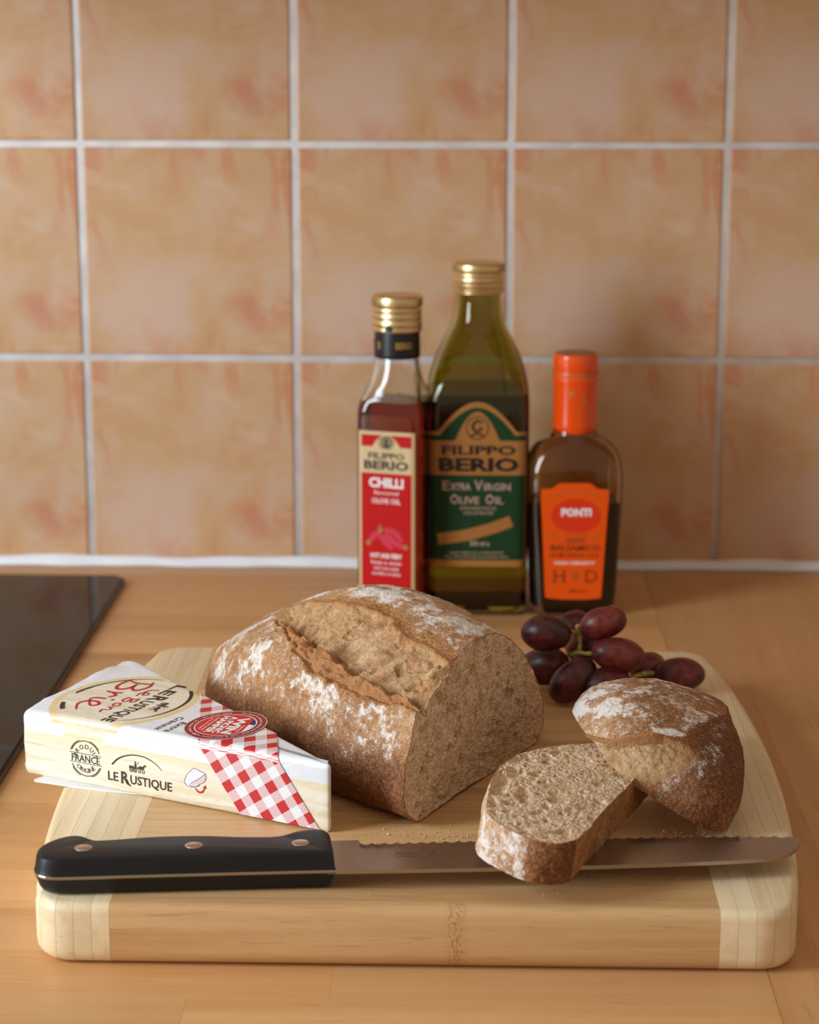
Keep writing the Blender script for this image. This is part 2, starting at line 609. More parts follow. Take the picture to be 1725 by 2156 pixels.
def dsec(nc, nb):
    """Closed loaf section: nc points over the crust, nb along the flat base; also its parameter t."""
    l = np.r_[0, np.cumsum(np.linalg.norm(np.diff(DP, axis=0), axis=1))]; l /= l[-1]
    t = np.linspace(0, 1, nc)
    d = np.stack([np.interp(t, l, DP[:, 0]), np.interp(t, l, DP[:, 1])], -1)
    for _ in range(int(nc * .06)):
        d[1:-1] = .5 * d[1:-1] + .25 * (d[:-2] + d[2:])
    q = np.linspace(0, 1, nb + 2)[1:-1]
    base = np.stack([DP[-1, 0] * (1 - q), .0005 * (1 - q)], -1)
    return np.r_[d, base], np.r_[t, 1 + q]


def grid_faces(nu, nt):
    i = np.arange(nu - 1)[:, None] * nt
    j = np.arange(nt)[None]
    j2 = (j + 1) % nt
    return np.stack([i + j, i + j2, i + nt + j2, i + nt + j], -1).reshape(-1, 4)


def surf_normals(P):
    du = np.gradient(P, axis=0)
    dt = np.roll(P, -1, 1) - np.roll(P, 1, 1)
    N = np.cross(dt, du)
    N /= np.linalg.norm(N, axis=-1, keepdims=True) + 1e-12
    cen = P[:P.shape[0] // 2].mean((0, 1))
    if ((P[:P.shape[0] // 2] - cen) * N[:P.shape[0] // 2]).sum() < 0:
        N = -N
    return N


def crumb_face(name, parent, ring, nrm, seed, nr=170, big=(), n_mid=90, n_small=1500, depth=1.0, amp=.00045):
    """Cut face bounded by a ring of points: pores of several sizes pressed into it along -nrm."""
    rg = np.random.default_rng(seed)
    cen = ring.mean(0)
    k = len(ring)
    rr = np.linspace(1, 0, nr) ** .85
    P = cen + (ring - cen)[None] * rr[:, None, None]
    shape = P.shape
    P = P.reshape(-1, 3)
    # plane frame
    a = ring[k // 3] - cen; a -= nrm * (a @ nrm); a /= np.linalg.norm(a)
    b = np.cross(nrm, a)
    uv = np.stack([(P - cen) @ a, (P - cen) @ b], -1).astype(np.float32)
    R = uv[:k]
    edge = np.full(len(P), 1.0, np.float32)
    inw = np.repeat(1 - rr, k)
    cell = {}
    disp = np.zeros(len(P), np.float32)
    cx = rg.random((n_small + n_mid, 2)) * (R.max(0) - R.min(0)) + R.min(0)
    rad = np.r_[rg.uniform(.0004, .0009, n_small), .0012 + .0016 * rg.random(n_mid) ** 2]
    items = [(p[0], p[1], r, r * (.8 if r < .0011 else 1.1), rg.uniform(1, 1.9), rg.random() * 3.14) for p, r in zip(cx, rad)]
    for (du, dv, r, dep) in big:
        items.append((du, dv, r, dep, 1.3, rg.random() * 3.14))
    for _ in range(46 if n_small > 1000 else 0):
        q_ = rg.random(2) * (R.max(0) - R.min(0)) + R.min(0)
        r_ = rg.uniform(.0006, .0013)
        items.append((q_[0], q_[1], r_, .0042, rg.uniform(1.0, 2.2), rg.random() * 3.14))
    order = np.argsort(uv[:, 0]); us = uv[order, 0]
    for (pu, pv, r, dep, el, an) in items:
        i0, i1 = np.searchsorted(us, (pu - r * el * 1.2, pu + r * el * 1.2))
        idx = order[i0:i1]
        d = uv[idx] - np.array([pu, pv], np.float32)
        ca, sa = math.cos(an), math.sin(an)
        q = ((d[:, 0] * ca + d[:, 1] * sa) / (r * el)) ** 2 + ((-d[:, 0] * sa + d[:, 1] * ca) / r) ** 2
        disp[idx] = np.maximum(disp[idx], dep * depth * np.clip(1 - q, 0, 1) ** (.6 if dep < .0012 else .36))
    fade = sst(0, .03, inw)
    nz = fbm(P, 900, 3, seed) * amp + fbm(P, 240, 2, seed + 5) * amp * .8
    P = P - nrm * ((disp * sst(.01, .06, inw) - nz * fade))[:, None]
    rim = 1 - sst(.0, .032, inw + .012 * fbm(P, 300, 2, seed + 9))
    me = mesh_np(name, P, grid_faces(nr, k), M_CRUMB, attrs={'rim': rim})
    return link(name, me, parent)


def crust_shape(P, D_t, torn_fn, seed, lump=.0011):
    """Displace an analytic crust grid P(u, t) and work out its flour, colour and tear masks."""
    N = surf_normals(P)
    Q = P.reshape(-1, 3)
    sh = P.shape[:2]
    n_big = fbm(Q, 38, 2, seed).reshape(sh)
    n_mid = fbm(Q, 130, 3, seed + 3).reshape(sh)
    n_fin = fbm(Q, 520, 2, seed + 6).reshape(sh)
    disp = lump * n_big + .00050 * n_mid + .00022 * n_fin
    extra, torn, lip, flour_zone, brown = torn_fn(P, n_big, n_mid, n_fin)
    patch = fbm(Q * np.array([1, 1, .8]), 75, 3, seed + 20).reshape(sh)
    spk = fbm(Q, 330, 3, seed + 23).reshape(sh)
    flour = flour_zone * np.clip(.36 + .80 * sst(-.15, .50, patch + .40 * spk), 0, 1)
    return P + N * (disp + extra)[..., None], flour, torn, lip, brown


# ---- the cut loaf
LIPU = np.array([0, .07, .14, .19, .235, .283, .348, .448, .645]); LIPT = np.array([.256, .246, .231, .231, .231, .236, .256, .281, .352])
GRU = np.array([0, .03, .07, .1, .14, .177, .216, .264, .30, .348, .40, .517, .645]); GRT = np.array([.266, .265, .265, .262, .263, .262, .264, .276, .286, .290, .300, .326, .356])
RDU = np.array([0, .07, .138, .177, .235, .32, .491, .60, .645, .69]); RDT = np.array([.392, .392, .386, .394, .410, .412, .404, .420, .40, .37])

loaf = thing('bread_loaf', 'cut half of a floury brown loaf with a torn slash along its top', 'bread')
NU, NC, NB = 400, 560, 70
sec, tt = dsec(NC, NB)
th, LL, e1, e2, zc, turn, bh, bw, e3 = 2.2839, .1851, 4.8405, 1.8601, .0181, 2.3534, .1925, -.0616, 3.6379
ax = np.array([math.cos(th), math.sin(th)])
w0 = np.array([.445, .896]); w0 /= np.linalg.norm(w0)
w1 = np.array([ax[1], -ax[0]])
u = np.sin(np.linspace(0, math.pi / 2 * .9985, NU))
kw = (1 - u ** e1) ** (1 / e2) * (1 + bw * np.sin(math.pi * u))
kh = (1 - u ** e3) ** (1 / e2) * (1 + bh * np.sin(math.pi * np.minimum(1, u * 1.3)))
f = np.clip(u * turn, 0, 1); f = f * f * (3 - 2 * f)
w = w0[None] * (1 - f[:, None]) + w1[None] * f[:, None]; w /= np.linalg.norm(w, axis=1)[:, None]
ctr = (np.array([-.0227, -.6004]) + w0 * .0625)[None] + ax[None] * LL * u[:, None]
xy = ctr[:, None] + w[:, None] * ((sec[:, 0] - .0625)[None, :, None] * kw[:, None, None])
zz = zc + (sec[:, 1][None] - zc) * kh[:, None]
P = np.concatenate([xy, (zz + BZ + .0004)[..., None]], -1)
UU, TT = np.meshgrid(u, tt, indexing='ij')


def loaf_tear(P, nb, nm, nf):
    lipt, grt, rdt = np.interp(UU, LIPU, LIPT), np.interp(UU, GRU, GRT), np.interp(UU, RDU, RDT)
    jit = .013 * nm + .004 * nf
    T = TT + jit
    inside = 1 - sst(.625, .675, UU + .01 * nm)
    tau = np.clip((T - grt) / (rdt - grt), 0, 1)
    torn = inside * sst(grt - .003, grt + .004, T) * (1 - sst(rdt - .012, rdt + .012, T))
    strip = inside * sst(lipt, lipt + .004, T) * (1 - sst(grt - .003, grt + .004, T))
    # strands stretched from the groove up to the ridge
    S = np.stack([UU * LL * 190 + TT * 9 + .8 * nb, TT * 16, np.zeros_like(UU)], -1).reshape(-1, 3)
    strand = fbm(S, 1.0, 3, 77).reshape(UU.shape)
    S2 = np.stack([UU * LL * 75 + TT * 12, TT * 13, np.ones_like(UU) * 3], -1).reshape(-1, 3)
    holes = fbm(S2 * np.array([2.2, 1.2, 1]), 1.0, 2, 91).reshape(UU.shape)
    S3 = np.stack([UU * LL * 230 + TT * 24 + nb, TT * 34 + .6 * nm, np.ones_like(UU) * 9], -1).reshape(-1, 3)
    pits = sst(.30, .62, fbm(S3, 1.0, 2, 123)).reshape(UU.shape)
    ex = -torn * (.0062 * (1 - tau) ** 1.6 + .0004)
    ex += torn * (.0013 * strand - .0034 * sst(.20, .58, holes) * sst(.02, .15, tau) - .0022 * pits * sst(.04, .12, tau) * (1 - sst(.9, 1.0, tau)))
    crack = inside * np.exp(-((T - lipt - .003) / .0035) ** 2)
    ex -= .0021 * crack
    ex += strip * (.0004 + .0034 * fbm(P.reshape(-1, 3), 260, 3, 55).reshape(UU.shape))
    ridge = inside * np.exp(-((T - rdt - .004) / .010) ** 2)
    ex += .0012 * ridge * (1 + nm)
    groove = inside * np.exp(-((T - grt - .006) / .006) ** 2)
    ex -= .0016 * groove
    # the crust lip beside the tear curls up a little
    ex += .0011 * inside * np.exp(-((T - lipt + .006) / .008) ** 2)
    rough_p = sst(.05, .30, fbm(S3, 1.0, 2, 123)).reshape(UU.shape)
    lip = np.clip(strip * (.6 + .8 * nm) + ridge * (.55 + .8 * nm) + .9 * crack + torn * (.55 * rough_p * (1 - pits) + .30 * np.clip(-strand * 2, 0, 1)), 0, 1)
    low = 1 - sst(.10, .20, TT + .05 * nb)
    back = sst(.84, .93, TT)
    brown = np.clip(.30 + .66 * np.maximum(low, back * .6) + .3 * nb, 0, 1)
    brown = np.where(TT > 1, .9, brown)
    band = (T > rdt) * 1.0 * inside
    top = sst(rdt + .02, rdt + .055, T) * (1 - sst(.70, .86, TT))
    front = sst(.10, .19, TT + .04 * nb) * (1 - sst(lipt - .012, lipt - .002, T))
    endz = sst(.60, .70, UU) * sst(.10, .22, TT) * (1 - sst(.75, .9, TT)) * .8
    zone = np.clip(np.where(inside > .5, np.maximum(front * .88, top * 1.0), np.maximum(endz, front * .8)), 0, 1) * (1 - torn * .93) * (1 - strip * .75)
    zone = np.where(TT > 1, .2, zone)
    brown = brown * (1 - torn) + .15 * ridge
    return ex, torn * (1 - .35 * np.clip(strand, 0, 1)), lip, zone, np.clip(brown, 0, 1)


P2, flour, torn, lipm, brown = crust_shape(P, TT, loaf_tear, 5)
P2[..., 2] = np.where(TT > 1, np.maximum(P2[..., 2], BZ + .0003), np.maximum(P2[..., 2], BZ + .0003))
link('crust', mesh_np('crust', P2.reshape(-1, 3), grid_faces(NU, NC + NB), M_CRUST,
                      attrs={'flour': flour, 'torn': torn, 'lip': lipm, 'brown': brown}), loaf)
nrm = np.array([w0[1], -w0[0], 0.0])
ring = P2[0].copy()
ring -= nrm * ((ring - ring.mean(0)) @ nrm)[:, None]
big = [(.028, .012, .0024, .005), (.010, .016, .0019, .005), (-.002, .004, .0018, .003), (-.035, -.02, .0016, .0024), (.03, -.02, .0022, .0026), (.0, .028, .0024, .0026),
       (-.02, .02, .0018, .002), (.016, -.012, .002, .0022)]
crumb_face('crumb', loaf, P2[0], nrm, 31, big=big, n_mid=200, n_small=3600, nr=250, depth=1.7, amp=.0006)

# ---- the slice lying across the blade
sl_yaw, tx, ty, sx, sz = 1.1869, .055, .1428, .879, .75
S = np.array([math.cos(sl_yaw), math.sin(sl_yaw), 0]); Zv = np.array([-math.sin(sl_yaw), math.cos(sl_yaw), 0])
Rx = np.array([[1, 0, 0], [0, math.cos(tx), -math.sin(tx)], [0, math.sin(tx), math.cos(tx)]])
Ry = np.array([[math.cos(ty), 0, math.sin(ty)], [0, 1, 0], [-math.sin(ty), 0, math.cos(ty)]])
S, Zv = Rx @ Ry @ S, Rx @ Ry @ Zv
Nn = np.cross(S, Zv)
O3 = np.array([.0460, -.6923, .0563])
slc = thing('bread_slice', 'thick slice of brown bread lying crumb side up across the knife blade', 'bread')
NC2, NB2, NH = 520, 150, 44
sec2, t2 = dsec(NC2, NB2)
hgt = np.linspace(0, 1, NH)
thick = .0190
cen2 = np.array([.0625, .032])
flare = 1 + .035 * np.sin(math.pi * hgt)[:, None] + .05 * hgt[:, None] * sst(.15, .3, t2)[None] * (1 - sst(.5, .7, t2))[None]
flare = np.where(t2[None] > 1.0, 1.0, flare)
ss = cen2[0] + (sec2[:, 0][None] - cen2[0]) * flare
zs = cen2[1] + (sec2[:, 1][None] - cen2[1]) * flare
P = O3 + (ss * sx)[..., None] * S + (zs * sz)[..., None] * Zv - (hgt * thick)[:, None, None] * Nn
UU, TT = np.meshgrid(hgt, t2, indexing='ij')


def slice_tear(P, nb, nm, nf):
    torn = sst(.26, .30, TT) * (1 - sst(.37, .42, TT))
    ex = -torn * .0012 * sst(.2, .8, UU + .5 * nm)
    brown = np.clip(.28 + .6 * (1 - sst(.05, .16, TT + .05 * nb)) + .3 * nb, 0, 1)
    brown = np.where(TT > 1, .42 + .3 * nm, brown)
    zone = 1.25 * sst(.06, .16, TT + .03 * nb) * (1 - sst(.5, .95, TT)) * (1 - .6 * torn)
    zone = np.where(TT > 1, .25, zone)
    ends = np.minimum(UU, 1 - UU)
    return ex * sst(0, .15, ends), torn * .8, np.zeros_like(UU), zone, np.clip(brown, 0, 1)


P2, flour, torn, lipm, brown = crust_shape(P, TT, slice_tear, 15, .0009)
link('crust', mesh_np('crust', P2.reshape(-1, 3), grid_faces(NH, NC2 + NB2), M_CRUST,
                      attrs={'flour': flour, 'torn': torn, 'lip': lipm, 'brown': brown}), slc)
big = [(.034, .012, .0050, .0045), (.022, .018, .0034, .004), (.026, -.004, .0044, .004), (.018, -.010, .0046, .0036), (.046, -.004, .0036, .004), (.008, .020, .0028, .0036), (.030, .002, .0060, .0032), (.038, -.014, .0050, .0034),
       (.044, .02, .0024, .0026), (-.03, .004, .0018, .0026), (.008, -.024, .0022, .0024), (.03, .025, .0022, .003), (.013, .026, .0022, .0032)]
# pores in this face are laid out along the slice
crumb_face('crumb', slc, P2[0], Nn, 41, big=big, n_mid=190, n_small=1500, nr=230, depth=1.0, amp=.0004)
crumb_face('crumb', slc, P2[-1], -Nn, 42, n_mid=60, n_small=500, nr=60)

# ---- the heel leaning on the slice
hx, hy, hyaw, hlean, hroll, hsx, hsz, hh, he1, he2, hzc = .1198, -.6093, 1.5269, 1.0682, .0512, .9076, 1.0663, .0348, 1.95, 2.2022, .0131
S = np.array([math.cos(hyaw), math.sin(hyaw), 0]); Lf = np.array([-math.sin(hyaw), math.cos(hyaw), 0])
Zv = math.sin(hlean) * Lf + math.cos(hlean) * np.array([0, 0, 1.0])
Nn = np.cross(S, Zv)
S, Zv = math.cos(hroll) * S + math.sin(hroll) * Zv, -math.sin(hroll) * S + math.cos(hroll) * Zv
heel = thing('bread_heel', 'domed floury end piece of the loaf leaning on the bread slice', 'bread')
NU3, NC3, NB3 = 230, 520, 60
sec3, t3 = dsec(NC3, NB3)
u = np.sin(np.linspace(0, math.pi / 2 * .998, NU3))
kk = (1 - u ** he1) ** (1 / he2)
ss = .0625 + (sec3[:, 0][None] - .0625) * kk[:, None]
zs = hzc + (sec3[:, 1][None] - hzc) * kk[:, None]
P = np.array([hx, hy, BZ + .0012]) + (ss * hsx)[..., None] * S + (zs * hsz)[..., None] * Zv + (hh * u)[:, None, None] * Nn
UU, TT = np.meshgrid(u, t3, indexing='ij')


def heel_tear(P, nb, nm, nf):
    ear = np.interp(UU, [0, .2, .35, .475, .63, .69, .75], [.387, .316, .293, .273, .240, .212, .19]) + .004 * nm
    low_t = np.interp(UU, [0, .18, .38, .557, .7], [.25, .215, .185, .17, .165])
    inside = 1 - sst(.58, .72, UU + .04 * nm)
    T = TT + .004 * nm
    torn = inside * sst(low_t - .03, low_t + .02, T - .01 * nb) * (1 - sst(ear - .004, ear + .003, T))
    tau = np.clip((T - low_t) / (ear - low_t), 0, 1)
    S2 = np.stack([UU * 14, TT * 60, np.zeros_like(UU)], -1).reshape(-1, 3)
    strand = fbm(S2, 1.0, 3, 66).reshape(UU.shape)
    ex = torn * (-.0020 * tau ** 2 + .0009 * strand)
    ex -= .0034 * inside * sst(.06, .25, UU) * np.exp(-((T - ear + .007) / .005) ** 2)
    earm = inside * np.exp(-((T - ear - .005) / .008) ** 2)
    ex += .0019 * earm
    lip = np.clip(earm * (.75 + .8 * nm), 0, 1)
    low = 1 - sst(.12, .26, TT + .06 * nb)
    brown = np.clip(.36 + .40 * low + .30 * sst(.45, .9, UU) + .32 * nb, 0, 1)
    brown = np.where(TT > 1, .9, brown) * (1 - torn)
    zone = 1.12 * sst(ear + .010, ear + .026, T) * (1 - sst(.80, .97, TT)) * (1 - .35 * sst(.55, .95, UU))
    zone = np.maximum(zone, .66 * sst(.08, .13, TT) * (1 - sst(low_t - .02, low_t + .02, TT)))
    zone = np.where(UU > .55, np.maximum(zone, .55 * sst(.2, .35, TT) * (1 - sst(.8, .95, TT))), zone) * (1 - .85 * torn)
    zone = np.where(TT > 1, .1, zone)
    return ex, torn, lip, zone, np.clip(brown, 0, 1)


P2, flour, torn, lipm, brown = crust_shape(P, TT, heel_tear, 25, .0010)
link('crust', mesh_np('crust', P2.reshape(-1, 3), grid_faces(NU3, NC3 + NB3), M_CRUST,
                      attrs={'flour': flour, 'torn': torn, 'lip': lipm, 'brown': brown}), heel)
crumb_face('crumb', heel, P2[0], -Nn, 51, n_mid=80, n_small=900, nr=70)

# ---- loose crumbs on the board and on the blade
V, F = [], []
def crumb(x, y, z, r):
    b = len(V)
    pts = np.array([(1, 0, 0), (-1, 0, 0), (0, 1, 0), (0, -1, 0), (0, 0, 1), (0, 0, -1)], float)
    pts = pts * RNG.uniform(.6, 1.3, (6, 1)) * r
    a = RNG.random() * 6.28
    R = np.array([[math.cos(a), -math.sin(a), 0], [math.sin(a), math.cos(a), 0], [0, 0, 1]])
    pts = pts @ R.T
    for p in pts:
        V.append(p + np.array([x, y, z + r * .8]))
    for t in ((0, 2, 4), (2, 1, 4), (1, 3, 4), (3, 0, 4), (2, 0, 5), (1, 2, 5), (3, 1, 5), (0, 3, 5)):
        F.append([b + q for q in t])
for _ in range(110):
    x, y = RNG.normal(-.017, .017), RNG.normal(-.616, .007)
    if y > -.603 and x < -.0227 + (y + .6004) * .497 + .004:
        continue
    crumb(x, y, BZ, RNG.choice([.00025, .0004, .0006, .0009], p=[.5, .35, .13, .02]))
for _ in range(70):
    t = RNG.random()
    crumb(-.0227 + .061 * t + RNG.uniform(.003, .014), -.6004 + .123 * t + RNG.normal(0, .004) - .004, BZ, RNG.choice([.0002, .0003, .0005]))
for _ in range(60):
    crumb(RNG.uniform(-.05, .12), RNG.uniform(-.69, -.60), BZ, RNG.choice([.0002, .0003]))
for _ in range(24):
    crumb(.0988 + RNG.uniform(-.010, .012), -.612 + RNG.normal(0, .004), BZ, RNG.choice([.0005, .0008]))
cr_me = mesh_np('bread_crumbs', V, np.array(F), M_CRUMB, smooth=False, attrs={'rim': np.zeros(len(V))})
cr = link('bread_crumbs', cr_me)
cr['kind'] = 'stuff'; cr['label'] = 'loose pale bread crumbs scattered on the board below the cut loaf'; cr['category'] = 'crumbs'
# ---------------------------------------------------------------- lettering and flat print
def font_mesh(body, size=1.0, bold=0.0, xs=1.0, shear=0.0, space=1.0, align='LEFT', res=2):
    cu = bpy.data.curves.new('t', 'FONT')
    cu.body = body; cu.size = size; cu.offset = bold; cu.shear = shear; cu.space_character = space
    cu.resolution_u = res
    ob = bpy.data.objects.new('t', cu)
    me = ob.to_mesh()
    V = np.zeros(len(me.vertices) * 3); me.vertices.foreach_get('co', V)
    V = V.reshape(-1, 3)[:, :2].copy()
    me.calc_loop_triangles()
    F = np.zeros(len(me.loop_triangles) * 3, dtype=np.int32)
    me.loop_triangles.foreach_get('vertices', F)
    F = F.reshape(-1, 3)
    ob.to_mesh_clear()
    bpy.data.objects.remove(ob); bpy.data.curves.remove(cu)
    V[:, 0] *= xs
    if len(V) and align == 'CENTER':
        V[:, 0] -= (V[:, 0].min() + V[:, 0].max()) / 2
    elif len(V) and align == 'RIGHT':
        V[:, 0] -= V[:, 0].max()
    return V, F


def fit_text(body, width, height, bold=.01, **kw):
    """Text scaled to a given width and capital height, centred on 0, baseline at 0."""
    V, F = font_mesh(body, 1.0, bold, align='CENTER', **kw)
    V = V.copy()
    V[:, 0] *= width / (V[:, 0].max() - V[:, 0].min())
    V[:, 1] *= height / .72
    return V, F


class Print:
    """Collects flat shapes in a 2-D frame and lays them on a surface as one thin printed mesh."""
    def __init__(self):
        self.V, self.F, self.n = [], [], 0

    def add(self, V, F):
        self.V.append(np.asarray(V, float)); self.F.append(np.asarray(F) + self.n); self.n += len(V)

    def at(self, vf, x, y, rot=0.0, up=None):
        V, F = vf
        ca, sa = math.cos(rot), math.sin(rot)
        self.add(np.stack([x + V[:, 0] * ca - V[:, 1] * sa, y + V[:, 0] * sa + V[:, 1] * ca], -1), F)

    def poly(self, pts):
        pts = np.asarray(pts, float)
        bm = bmesh.new()
        f = bm.faces.new([bm.verts.new((p[0], p[1], 0)) for p in pts])
        bmesh.ops.triangulate(bm, faces=[f])
        bm.verts.index_update()
        V = np.array([v.co[:2] for v in bm.verts]); F = np.array([[v.index for v in f.verts] for f in bm.faces])
        bm.free()
        self.add(V, F)

    def stroke(self, pts, width, taper=None):
        """Ribbon along a smoothed polyline; taper gives a relative width per input point."""
        pts = np.asarray(pts, float)
        k = len(pts)
        t = np.arange(k)
        q = np.linspace(0, k - 1, max(2, (k - 1) * 6 + 1)) if k > 2 else np.array([0., 1.])
        def cr(a):
            out = []
            for x in q:
                i = min(int(x), k - 2); s = x - i
                p0, p1, p2, p3 = a[max(i - 1, 0)], a[i], a[i + 1], a[min(i + 2, k - 1)]
                out.append(.5 * ((2 * p1) + (-p0 + p2) * s + (2 * p0 - 5 * p1 + 4 * p2 - p3) * s * s + (-p0 + 3 * p1 - 3 * p2 + p3) * s ** 3))
            return np.array(out)
        C = cr(pts) if k > 2 else pts
        wd = width * (np.interp(q / (k - 1), np.linspace(0, 1, len(taper)), taper) if taper is not None else np.ones(len(q))) / 2
        d = np.gradient(C, axis=0); d /= np.linalg.norm(d, axis=1)[:, None] + 1e-12
        nn = np.stack([-d[:, 1], d[:, 0]], -1)
        A, B = C + nn * wd[:, None], C - nn * wd[:, None]
        m = len(C)
        i = np.arange(m - 1)
        self.add(np.r_[A, B], np.r_[np.stack([i, i + m, i + m + 1], -1), np.stack([i, i + m + 1, i + 1], -1)])

    def arc(self, cx, cy, rx, ry, a0, a1, width, n=40, taper=None):
        a = np.radians(np.linspace(a0, a1, n))
        tp = None if taper is None else np.interp(np.linspace(0, 1, n), np.linspace(0, 1, len(taper)), taper)
        self.stroke(np.stack([cx + rx * np.cos(a), cy + ry * np.sin(a)], -1), width, tp)

    def disc(self, cx, cy, rx, ry=None, n=40, r_in=None):
        ry = rx if ry is None else ry
        a = np.linspace(0, 2 * math.pi, n, endpoint=False)
        ring = np.stack([np.cos(a), np.sin(a)], -1)
        if r_in is None:
            V = np.r_[[(cx, cy)], ring * (rx, ry) + (cx, cy)]
            F = [[0, 1 + i, 1 + (i + 1) % n] for i in range(n)]
        else:
            V = np.r_[ring * (rx, ry) + (cx, cy), ring * (r_in, r_in * ry / rx) + (cx, cy)]
            F = [[i, (i + 1) % n, n + (i + 1) % n] for i in range(n)] + [[i, n + (i + 1) % n, n + i] for i in range(n)]
        self.add(V, F)

    def strip(self, u0, u1, bot, top, n=28, m=1):
        """Area between two height functions (or constants), fine enough to wrap a curve."""
        us = np.linspace(u0, u1, n)
        b = np.array([bot(x) if callable(bot) else bot for x in us]); t = np.array([top(x) if callable(top) else top for x in us])
        V, F = [], []
        for k in range(m + 1):
            V.append(np.stack([us, b + (t - b) * k / m], -1))
        V = np.concatenate(V)
        for k in range(m):
            for i in range(n - 1):
                a = k * n + i
                F += [[a, a + 1, a + n + 1], [a, a + n + 1, a + n]]
        self.add(V, F)

    def arc_text(self, body, cx, cy, r, mid, size, bold=.01, inner=False, ry=None, xs=1.0, gap=.10):
        """Text along a circle: clockwise over the top, or (inner) anticlockwise below."""
        ry = r if ry is None else ry
        gl, wd = [], []
        for ch in body:
            if ch == ' ':
                gl.append(None); wd.append(.32 * size * xs); continue
            V, F = font_mesh(ch, size, bold, xs)
            V[:, 0] -= (V[:, 0].min() + V[:, 0].max()) / 2
            gl.append((V, F)); wd.append(V[:, 0].max() - V[:, 0].min() + gap * size)
        tot = sum(wd)
        s = -tot / 2
        for g_, w_ in zip(gl, wd):
            a = (s + w_ / 2) / r
            s += w_
            if g_ is None:
                continue
            ang = math.radians(mid) + (a if inner else -a)
            self.at(g_, cx + r * math.cos(ang), cy + ry * math.sin(ang), ang + (math.pi / 2 if inner else -math.pi / 2))

    def build(self, name, mat, parent, fn):
        V = np.concatenate(self.V)
        me = mesh_np(name, fn(V), np.concatenate(self.F), mat, smooth=False)
        return link(name, me, parent)


def ink(name, col, rough=.45):
    return plain(name, col, rough)


INK_BROWN = ink('brown_ink', c(58, 34, 26)); INK_RED = ink('red_ink', c(196, 26, 24)); INK_BLACK = ink('black_ink', c(26, 22, 20))
INK_WHITE = ink('white_ink', c(240, 238, 236)); INK_GREY = ink('grey_ink', c(176, 176, 184))

# ---------------------------------------------------------------- wrapped wedge of brie
BH, BT = .0335, .088          # height at the front edge, slope of the top towards the rind corner
SHEAR = .1775                  # the print runs askew on the pack
CX_, CY_, BX_ = .1805, .0815, .0090        # tip along x, rind corner along y
brie = thing('cheese_package', 'wedge of brie in white and wood-print film with a red gingham band', 'cheese', (-.2205, -.5375, BZ + .0002), math.atan2(-.0795, .162))


def mat_wrap():
    g = G('printed_cheese_film')
    o = g.obj()
    x, y, z = g.sep(o)
    # wood print: an oval on the top that runs down over the front, and the lower two thirds of the sides
    xs = g.m_('SUBTRACT', x, g.m_('MULTIPLY', y, SHEAR))
    ox = g.m_('DIVIDE', g.m_('SUBTRACT', xs, .0385), .0342)
    oy = g.m_('DIVIDE', g.m_('SUBTRACT', y, .0285), .0350)
    d = g.m_('SQRT', g.m_('ADD', g.m_('MULTIPLY', ox, ox), g.m_('MULTIPLY', oy, oy)))
    istop = g.step(z, BH - .0035, BH - .0025)
    oval = g.m_('MULTIPLY', g.m_('SUBTRACT', 1.0, g.step(d, .99, 1.01)), g.m_('LESS_THAN', -.5, z))
    oval = g.m_('MULTIPLY', oval, g.m_('GREATER_THAN', z, BH - .004))
    sl = g.m_('ADD', .0262, g.m_('MULTIPLY', g.m_('SUBTRACT', .0305, z), .08))
    sr = g.m_('ADD', .0512, g.m_('MULTIPLY', g.m_('SUBTRACT', z, .0305), .25))
    strip = g.m_('MULTIPLY', g.m_('GREATER_THAN', x, sl), g.m_('LESS_THAN', x, sr))
    strip = g.m_('MULTIPLY', strip, g.m_('LESS_THAN', y, .004))
    wob = g.m_('MULTIPLY', g.m_('SUBTRACT', g.noise(o, 45, 2), .5), .0016)
    low = g.m_('LESS_THAN', g.m_('ADD', z, wob), .0231)
    wood = g.m_('MAXIMUM', g.m_('MAXIMUM', oval, strip), low)
    gr = g.noise(g.map(o, scale=(.08, 1, 1)), 520, 3, .6, .6)
    gr2 = g.noise(g.map(o, scale=(.05, .7, 1)), 150, 4, .6, 1.0)
    wcol = g.ramp(gr2, [(.32, c(224, 208, 176)), (.5, c(236, 225, 202)), (.66, c(241, 234, 219))])
    wcol = g.mix(g.m_('MULTIPLY', g.step(gr, .60, .70), .35), wcol, c(176, 142, 92))
    # the oval's darker honey rim and the honey line at the top of the side print
    rim = g.m_('MULTIPLY', g.m_('MULTIPLY', g.step(d, .86, .93), oval), .75)
    wcol = g.mix(rim, wcol, c(232, 200, 128))
    top_l = g.m_('MULTIPLY', g.m_('MULTIPLY', g.step(z, .0150, .0231), g.m_('LESS_THAN', z, .0262)), .45)
    wcol = g.mix(top_l, wcol, c(236, 214, 160))
    white = g.mix(g.noise(o, 30, 3), c(226, 226, 230), c(240, 240, 244))
    g.set('Base Color', g.mix(wood, white, wcol))
    g.set('Roughness', .34)
    g.set('Coat Weight', .25); g.set('Coat Roughness', .15)
    h1 = g.noise(g.map(o, scale=(1, 1.4, 2.2)), 70, 4, .55, 1.2)
    h2 = g.noise(g.map(o, scale=(.5, 1, 1)), 260, 3, .5, .8)
    g.bump(g.m_('ADD', h1, g.m_('MULTIPLY', h2, .25)), .30, .0016)
    return g.m


M_WRAP = mat_wrap()
